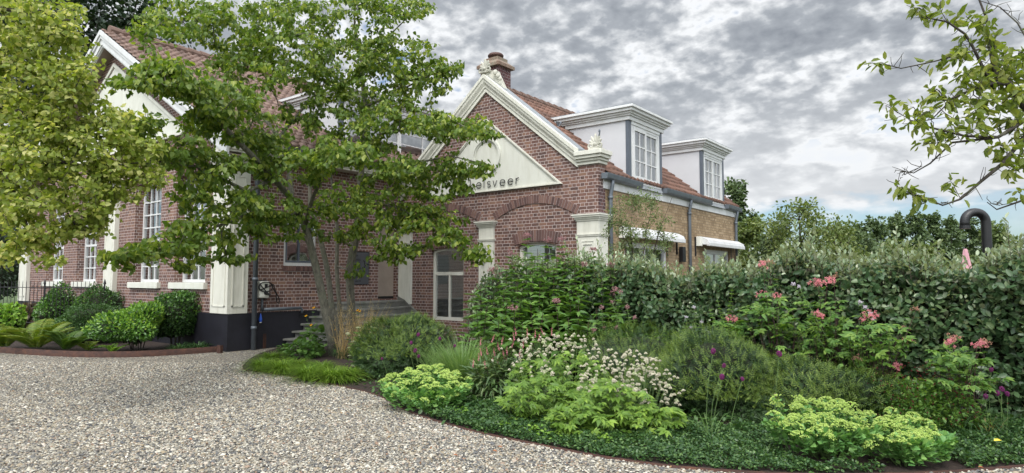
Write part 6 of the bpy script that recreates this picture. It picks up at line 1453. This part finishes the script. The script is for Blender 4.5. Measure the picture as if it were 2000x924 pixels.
for lab, base, D, heads, lp in (
    ('pink plumed plant whose tallest tuft stands above the hedge top', 1510, 8.2, [(1488, 518, ('p', 2), 0), (1487, 576, ('p', 1), .1), (1519, 579, ('p', 1), 0), (1502, 511, ('f', 1), .1)], [(1500, 620, 60, 36, 60), (1545, 650, 50, 26, 44), (1490, 598, 40, 20, 22)]),
    ('plant with one pink plume among yellow-green leaves', 1450, 8.7, [(1436, 626, ('p', 2), 0)], [(1450, 650, 40, 16, 22), (1425, 640, 30, 12, 12)]),
    ('plant with wide pink plumes and big lobed leaves at mid hedge height', 1610, 7.9, [(1597, 555, ('p', 2), 0), (1617, 550, ('p', 2), 0), (1628, 540, ('f', 1), .1), (1603, 618, ('p', 2), -.1), (1592, 611, ('p', 1), -.1)], [(1620, 650, 70, 36, 80), (1600, 600, 40, 20, 20), (1650, 690, 50, 26, 44), (1570, 690, 40, 24, 30)]),
    ('leaning plant with pink and faded plumes right of the yew row', 1700, 7.4, [(1690, 624, ('p', 2), 0), (1790, 604, ('f', 1), 0), (1773, 666, ('f', 2), 0), (1751, 719, ('p', 2), -.1), (1673, 700, ('f', 1), -.1), (1700, 615, ('p', 1), 0), (1768, 640, ('f', 1), .1)], [(1700, 690, 70, 34, 70), (1740, 660, 40, 26, 26), (1720, 640, 30, 20, 14), (1680, 650, 40, 20, 22)]),
    ('rightmost pink plumed plant with large star-shaped leaves', 1870, 6.9, [(1858, 667, ('p', 2), 0), (1866, 660, ('f', 1), 0), (1908, 674, ('p', 2), 0), (1922, 668, ('f', 1), 0)], [(1870, 710, 56, 30, 62), (1880, 750, 60, 26, 46), (1830, 740, 30, 26, 18)])):
    fili(lab, base, D, heads, lp)
# ================================================================ knotweed, masterwort
def knot():
    b = gdep(965, 8.6); t = thing('knotweed', 'narrow-leaved plant with thin rose pink flower spikes beside the left sedum', 'flowering plant', b); mb = MB(); PP, DD, LL = [], [], []
    pts = [(924, 712), (935, 700), (940, 690), (952, 688), (960, 664), (966, 690), (975, 680), (980, 668), (985, 695), (990, 688), (1000, 672), (1005, 660), (1008, 650), (1030, 652), (1045, 655), (1052, 662), (1062, 650), (1078, 650), (1015, 690), (948, 715), (958, 705), (972, 705), (988, 710), (938, 670), (1022, 676)]
    for (px, py) in pts:
        e = dep(px, py, 8.5 + rng.normal(0, .15)); cv = curved(b + rng.normal(0, .16, 3) * [1, 1, 0], e, rng.normal(0, .03, 3)); mb.tube(cv, .0028, 4, cap=False); q = np.linspace(0, .10, 34); dots('flower_spike', e + np.array([0, 0, 1]) * q[:, None] - [0, 0, .03] + rng.normal(0, .005, (34, 3)) + RT * (q * rng.normal(0, .25))[:, None], np.linspace(.007, .003, 34), M['f_spike'], t)
        p_, d_, l_ = whorls(cv[:4], .1, .05, 2, .13, .3, .2); PP += p_; DD += d_; LL += l_
    fx, d_ = ellip(420, b + [0, 0, .3], (.36, .34, .26), bumps(), lo=.4, zlow=-.7); PP += list(fx); DD += list(norm(d_ + rng.normal(0, .5, d_.shape))); LL += list(rng.uniform(.08, .15, len(fx)))
    leaf_obj('leaves', [leaf_arrays(np.array(PP), np.array(DD), norm(np.array([0, -.2, 1.]) + rng.normal(0, .3, (len(PP), 3))), np.array(LL), .13, 'lance', .3, .3)], M['pers_leaf'], t); mb.build('stems', M['stem_red'], t)
knot()
def masterwort(label, pads_l, pads_f, base, D, seed):
    b = gdep(base, D); t = thing('masterwort', label, 'flowering plant', b, 'cream masterwort clumps'); arrs = []; mb = MB()
    for (px, py, rx, ry, n, d) in pads_l:
        a = rng.random(n) * 6.283; q = rng.random(n) ** .5; P_ = np.array([dep(px + rx * q[i] * math.cos(a[i]), py + ry * q[i] * math.sin(a[i]), d + (py - 780) * -.004 + rng.normal(0, .16)) for i in range(n)])
        d_ = norm(rng.normal(0, 1, P_.shape) * [1, 1, .3] + np.array([.35, -.6, -.15])); arrs += palmate(P_, d_, norm(np.array([.25, -.4, 1.]) + rng.normal(0, .25, P_.shape)), rng.uniform(.075, .125, n), .21, 5, 2.4)
        for i in range(0, n, 6): mb.tube(curved(b + rng.normal(0, .1, 3) * [1, 1, 0], P_[i], rng.normal(0, .02, 3)), .0025, 3, cap=False)
    leaf_obj('leaves', arrs, M['palm_leaf'], t)
    P_ = np.concatenate([dome(26, .0125, .012) + [0, 0, .003], np.array([(math.cos(a) * .015, math.sin(a) * .015, 0) for a in np.arange(0, 6.28, .52)])]); me = [proto_mesh('cream_head', P_, .0045, M['f_cream']), proto_mesh('cream_head', P_, .0045, M['f_creamgreen'])]
    rest = []; k = 0; allh = []
    for (px, py, rx, ry, n, d) in [(a, b, c * 1.35, e * 1.35, n_, d_) for a, b, c, e, n_, d_ in pads_f]:
        for i in range(n): a = rng.random() * 6.283; q = rng.random() ** .6; allh.append(dep(px + rx * q * math.cos(a), py + ry * q * math.sin(a), d + rng.normal(0, .12)))
    idx = rng.permutation(len(allh))
    for j, i in enumerate(idx):
        e = allh[i]
        if j < 100: bloom_at(me[int(rng.random() < .3)], e, t, 'flower_head', rng.uniform(.95, 1.5), tilt=.6)
        else: rest.append(e)
        if j % 3 == 0: mb.tube(curved(b + (e - b) * [.6, .6, 0], e, rng.normal(0, .02, 3)), .0016, 3, cap=False)
    if rest:
        R_ = np.concatenate([e + P_ * rng.uniform(.9, 1.4) for e in rest]); o = dots('flower_heads', R_, .0048, M['f_cream'], t); o['kind'] = 'stuff'
    mb.build('stems', M['stem_green'], t)
masterwort('left masterwort clump with lighter leaves and cream heads beside the rose spikes', [(1060, 790, 80, 55, 260, 7.3), (1110, 740, 80, 50, 150, 7.7), (1040, 740, 50, 40, 80, 7.9), (1130, 820, 60, 28, 120, 6.8)], [(1090, 668, 60, 14, 34, 8.0), (1060, 690, 40, 18, 22, 7.9), (1085, 725, 24, 9, 16, 7.4), (1030, 680, 30, 14, 12, 8.1), (1130, 675, 30, 14, 14, 8.0), (1150, 690, 16, 16, 8, 7.9), (1095, 690, 40, 14, 14, 7.8), (1000, 700, 30, 16, 12, 8.0), (1050, 665, 40, 10, 12, 8.2), (1010, 725, 30, 14, 8, 7.8)], 1090, 7.6, 1)
masterwort('right masterwort clump with the densest drift of cream heads', [(1200, 800, 80, 50, 220, 7.0), (1270, 820, 70, 30, 150, 6.9), (1180, 770, 60, 30, 80, 7.3)], [(1200, 725, 55, 26, 70, 7.2), (1240, 712, 40, 18, 44, 7.3), (1180, 700, 30, 14, 16, 7.4), (1170, 750, 34, 20, 34, 7.1), (1250, 745, 40, 18, 34, 7.1), (1220, 765, 36, 14, 18, 7.0), (1285, 745, 14, 14, 12, 7.1), (1308, 742, 12, 16, 10, 7.1), (1322, 775, 14, 14, 9, 7.0), (1300, 765, 12, 18, 9, 7.0), (1232, 690, 10, 8, 6, 7.4), (1262, 785, 10, 6, 5, 6.9)], 1220, 7.1, 2)
# ================================================================ sedums
def sedum(label, tops, D, base, hr=.052):
    b = gdep(base, D); t = thing('sedum', label, 'sedum', b, 'lime green sedums at the bed edge'); prot = []
    for k in range(4):
        c = dome(24, hr, hr * .62); P_ = np.concatenate([q + dome(8, .012, .009) for q in c]); prot.append(proto_mesh('flat_bloom', P_, .0042, M['f_sedum']))
    mb = MB(); PP, DD, LL = [], [], []
    for (px, py, d) in tops:
        e = dep(px, py, d) + [0, 0, rng.normal(0, .018)]; b1 = b + (e - b) * [.35, .35, 0]; cv = curved(b1, e, np.array([0, 0, -.02]), 5); mb.tube(cv, .005, 5, cap=False); bloom_at(prot[rng.integers(4)], e, t, 'flower_head', rng.uniform(.85, 1.3))
        for q in np.linspace(.3, .97, 8):
            p = np.array(cv[0]) + (e - cv[0]) * q; a0 = rng.random() * 6.28
            for k in range(3): a = a0 + k * 2.09; PP.append(p); DD.append((math.cos(a), math.sin(a), .45)); LL.append(rng.uniform(.05, .082) * (1.15 - .3 * q))
    TT = np.array([dep(*q) for q in tops]); cc = TT.mean(0); rx = np.abs((TT - cc) @ RT).max() * .95; ry = np.abs((TT - cc) @ FH).max() * .95; zt = TT[:, 2].mean()
    for i in range(420):
        a = rng.uniform(math.pi * .9, math.pi * 2.1); q = rng.random() ** .6; p = np.array([cc[0], cc[1], 0]) + RT * rx * math.cos(a) * (.72 + .28 * q) + FH * ry * math.sin(a) * (.72 + .28 * q); p[2] = .03 + q * (zt - .08)
        o = RT * math.cos(a) + FH * math.sin(a); PP.append(p); DD.append(o + rng.normal(0, .4, 3) + [0, 0, .3]); LL.append(rng.uniform(.055, .085))
    leaf_obj('leaves', [leaf_arrays(np.array(PP), np.array(DD), norm(np.array([0, 0, 1.]) + rng.normal(0, .25, (len(PP), 3))), np.array(LL), .33, 'spoon', -.25, -.15)], M['sedum_leaf'], t); mb.build('stems', M['stem_green'], t, smooth=True)
def sedum_tops(cx, cy, rx, ry, D, n, dz, front):
    out = []
    while len(out) < n:
        a, q = rng.random() * 6.283, rng.random() ** .5; u, v = math.cos(a) * q, math.sin(a) * q
        py = cy + ry * v; d = D - dz * v; out.append((cx + rx * u, py + 14 * (u * u), d))
    return out
sedum('left lime green sedum dome beside the steel edging and gravel', sedum_tops(833, 738, 86, 24, 8.15, 66, .38, 0) + [(755, 760, 7.9), (775, 772, 7.75), (800, 780, 7.6), (830, 785, 7.55), (860, 778, 7.65), (890, 768, 7.8), (910, 752, 7.9), (745, 748, 8.0)], 8.1, 833)
sedum('large lime green sedum with domed blooms by the front edge', sedum_tops(1610, 812, 92, 32, 5.95, 62, .36, 0) + [(1520, 790, 6.1), (1512, 812, 5.9), (1560, 850, 5.6), (1620, 860, 5.5), (1700, 866, 5.5), (1515, 780, 6.1), (1640, 780, 6.3), (1560, 782, 6.3)], 5.9, 1610, .055)
sedum('smaller lime green sedum spilling right of the large one', sedum_tops(1762, 836, 70, 26, 5.7, 34, .28, 0) + [(1800, 858, 5.5), (1760, 868, 5.4), (1820, 862, 5.5), (1740, 800, 6.0), (1700, 805, 6.0)], 5.65, 1762, .055)
# ================================================================ burnet, day lily, alliums
def burnet():
    b = gdep(1770, 7.0); t = thing('burnet', 'wispy fine green plant sprinkled with tiny dark red buds behind the right sedum', 'flowering plant', b); m = 900
    P0 = b + rng.normal(0, .14, (m, 3)) * [1, 1, 0]; a = rng.random(m) * 6.283; e = rng.uniform(.35, 1.45, m); D = np.stack([np.cos(a) * np.cos(e), np.sin(a) * np.cos(e), np.sin(e)], 1); L = rng.uniform(.45, .80, m)
    blade_obj('stalks', blade_arrays(P0, D, L, np.full(m, .002), .4, 4), 4, M['fili_leaf'], t); tip = P0 + D * L[:, None] - [0, 0, .12]
    fx, d_ = ellip(2600, b + [0, 0, .24], (.66, .45, .30), bumps(), lo=.35, zlow=-.5); leaf_obj('leaves', [leaf_arrays(fx, norm(d_ + rng.normal(0, .6, d_.shape)), norm(np.array([0, 0, 1.]) + rng.normal(0, .4, d_.shape)), rng.uniform(.03, .055, len(fx)), .28, 'oval')], M['fili_leaf'], t)
    k = rng.permutation(m)[:380]; o = dots('flower_buds', tip[k] + rng.normal(0, .03, (380, 3)) + [0, 0, .03], .0085, M['f_dark'], t); o['kind'] = 'stuff'
burnet()
strappy(1905, 842, .55, 150, M['iris_grass'], 'arching strappy clump before the hedge at the right, under the purple heads', .12, .7, .008, (.6, 1.4))
strappy(1930, 850, .30, 26, M['straw'], 'few dry straw stalks at the foot of the right strappy clump', .10, .3, .0025, (.9, 1.5))
HEAD = []
for s_ in range(2):
    d_ = rand_dir(240); HEAD.append(proto_mesh('drumstick_bloom', d_ * np.array([.020, .020, .026]) * rng.uniform(.9, 1.08, (240, 1)), .0042, M['f_purple']))
def allium(px, py, base, D, label, s=1.0):
    b = gdep(base, D); e = dep(px, py, D); t = thing('purple_allium', label, 'allium', b, 'purple drumstick alliums'); MB().tube(curved(b, e, RT * rng.normal(0, .03), 7), .0028, 5, cap=False).build('stem', M['stem_green'], t, smooth=True); bloom_at(HEAD[0], e + [0, 0, .01], t, 'flower_head', s)
    return t
for px, py, base, D, lab, s in (
    (1393, 688, 1376, 6.35, 'tallest purple allium of the four in front of the largest yew mound', 1.05), (1414, 716, 1385, 6.5, 'upper small allium right of the tallest yew-mound allium', .85), (1410, 738, 1382, 6.4, 'fuller allium just below the small one before the yew mound', 1.05), (1450, 742, 1415, 6.5, 'lone small allium on the right of the four before the yew mound', .8),
    (1522, 693, 1500, 6.5, 'tall purple allium rising above the right sedum', 1.1), (1515, 774, 1505, 6.7, 'short allium head touching the left end of the right sedum', .7),
    (817, 655, 835, 9.3, 'topmost purple allium before the yew dome', 1.05), (803, 671, 832, 9.2, 'leftmost purple allium of the four before the yew dome', .95), (811, 686, 834, 9.1, 'largest purple allium before the yew dome', 1.15), (818, 697, 838, 9.0, 'lowest purple allium of the four before the yew dome', .9), (746, 702, 760, 9.8, 'dull purple allium low against the left of the yew dome', .8), (859, 663, 880, 9.2, 'faded purple allium in the fine grass near the yew dome', .9), (888, 677, 900, 9.1, 'small purple allium in the middle of the fine grass', .85),
    (1936, 724, 1925, 6.8, 'single purple allium against the dark hedge foot', .85), (1925, 776, 1922, 6.6, 'lower left allium of the right-hand purple group', .95), (1948, 770, 1942, 6.6, 'left allium of the tight trio at the right', 1.0), (1957, 762, 1945, 6.6, 'top allium of the tight trio at the right', 1.0), (1967, 771, 1948, 6.6, 'right allium of the tight trio at the right', .95)):
    allium(px, py, base, D, lab, s)
strappy(gdep(1383, 6.45), None, .55, 16, M['fine_grass'], 'long thin grey-green leaf tuft under the yew-mound alliums', .05, .45, .0035, (1.1, 1.45), name='allium_leaves', cat='leaf tuft')
strappy(gdep(1505, 6.6), None, .42, 12, M['fine_grass'], 'short grey-green leaf tuft left of the right sedum', .05, .45, .0035, (1.0, 1.45), name='allium_leaves', cat='leaf tuft')
# ================================================================ groundcover and litter
def groundcover():
    poly = [gp(*p)[:2] for p in [(820, 812), (850, 822), (930, 844), (1000, 859), (1100, 879), (1200, 897), (1320, 912), (1450, 922), (1600, 928), (1750, 926), (1880, 920), (2000, 910), (2080, 900), (2080, 812), (1880, 815), (1500, 840), (1300, 830), (1060, 800), (900, 775)]]
    n = 230000; x0, y0 = np.min(poly, 0); x1, y1 = np.max(poly, 0); P_ = np.stack([rng.uniform(x0, x1, n), rng.uniform(y0, y1, n)], 1); P_ = P_[inside(P_, [tuple(q) for q in poly])]; n = len(P_)
    for q in (gdep(1610, 5.9), gdep(1762, 5.65), gdep(833, 8.0)):
        u = (P_ - q[:2]) @ RT[:2]; v = (P_ - q[:2]) @ FH[:2]; P_ = P_[(u / .42) ** 2 + (v / .42) ** 2 > 1]
    n = len(P_); ed = np.min(np.stack([np.hypot(P_[:, 0] - e[0], P_[:, 1] - e[1]) for e in E1[60:]]), 0)
    hgt = (.05 + .025 * np.sin(P_[:, 0] * 7) * np.sin(P_[:, 1] * 6.1) + .02 * np.sin(P_[:, 0] * 17 + P_[:, 1] * 13)) * np.clip(ed / .10, .25, 1) + .015
    Z = hgt * rng.random(n) ** .45 + .01; P3 = np.column_stack([P_, Z]); d = norm(rng.normal(0, 1, (n, 3)) * [1, 1, .45] + [0, 0, .25]); N = norm(np.array([0, 0, 1.]) + rng.normal(0, .4, (n, 3)))
    tag(leaf_obj('groundcover', [leaf_arrays(P3, d, N, rng.uniform(.018, .036, n), .33, 'oval', .2, .2)], M['ground_leaf']), 'low glossy dark green groundcover along the steel edging', 'groundcover', kind='stuff')
    k = rng.permutation(n)[:900]; k = k[(P_[k] @ np.array([1, .0])) < 9]; c = [gp(*p)[:2] for p in ((990, 840), (1040, 850), (1075, 862), (1180, 868), (905, 815))]
    PP = np.concatenate([np.column_stack([q + rng.normal(0, .07, (45, 2)), rng.uniform(.05, .10, 45)]) for q in c]); d = norm(rng.normal(0, 1, PP.shape) * [1, 1, .3])
    tag(leaf_obj('strawberry_runner', [leaf_arrays(PP, d, norm(np.array([0, 0, 1.]) + rng.normal(0, .2, PP.shape)), rng.uniform(.03, .045, len(PP)), .42, 'heart', .15, .15)], M['pale_leaf']), 'lighter green runner leaves threading through the dark groundcover', 'groundcover', kind='stuff')
    # sparse low leaves on the soil at the back of the bed
    n = 9000; Q = view_pts(n, 700, 2000, 690, 850)[:, :2]; Q = Q[inside(Q, bed1)]; n = len(Q); P3 = np.column_stack([Q, rng.uniform(.02, .12, n)]); d = norm(rng.normal(0, 1, (n, 3)) * [1, 1, .4])
    tag(leaf_obj('undergrowth', [leaf_arrays(P3, d, norm(np.array([0, 0, 1.]) + rng.normal(0, .35, (n, 3))), rng.uniform(.04, .08, n), .32, 'oval')], M['leaf_box']), 'low leafy undergrowth on the bed soil', 'undergrowth', kind='stuff')
groundcover()
n = 260; Q = view_pts(n, -100, 1900, 700, 924)[:, :2]; Q = Q[inside(Q, gpoly)]; n = len(Q)
M['litter'] = island('leaf_litter', [(0, (.10, .055, .03)), (.5, (.20, .10, .05)), (1, (.28, .19, .09))])
tag(leaf_obj('leaf_litter', [leaf_arrays(np.column_stack([Q, rng.uniform(.018, .026, n)]), rand_dir(n) * [1, 1, .2], norm(np.array([0, 0, 1.]) + rng.normal(0, .3, (n, 3))), rng.uniform(.012, .035, n), .3, 'oval', .4, .3)], M['litter']), 'small brown leaf scraps scattered over the gravel', 'leaf litter', kind='stuff')
def fallen(px, py, L, mat, label):
    p = gp(px, py, .10 if mat != 'f_faded' else .01); tag(leaf_obj('fallen_leaf', [leaf_arrays(p[None], np.array([[.8, .5, .25]]), np.array([[-.1, -.3, 1.]]), np.array([L]), .36, 'oval', .3, .2)], M[mat]), label, 'leaf')
M['yellow_leaf'] = plain('yellow_leaf', (.62, .50, .05), .6, .1); M['orange_leaf'] = plain('orange_leaf', (.26, .10, .04), .7, .15)
fallen(1941, 861, .07, 'yellow_leaf', 'bright yellow fallen leaf on the groundcover at the right')
for px, py, lab in ((1910, 912, 'orange fallen leaf near the right end of the edging'), (972, 872, 'orange fallen leaf on the gravel near the groundcover'), (962, 880, 'smaller rust coloured leaf on the gravel beside another'), (368, 857, 'pale orange leaf lying alone on the open gravel'), (885, 888, 'rust leaf on the gravel by the lower middle')):
    p = gp(px, py, .03); tag(leaf_obj('fallen_leaf', [leaf_arrays(p[None], np.array([[.8, .3, .1]]), np.array([[-.1, -.3, 1.]]), np.array([.045]), .25, 'oval', .6, .3)], M['orange_leaf']), lab, 'leaf')
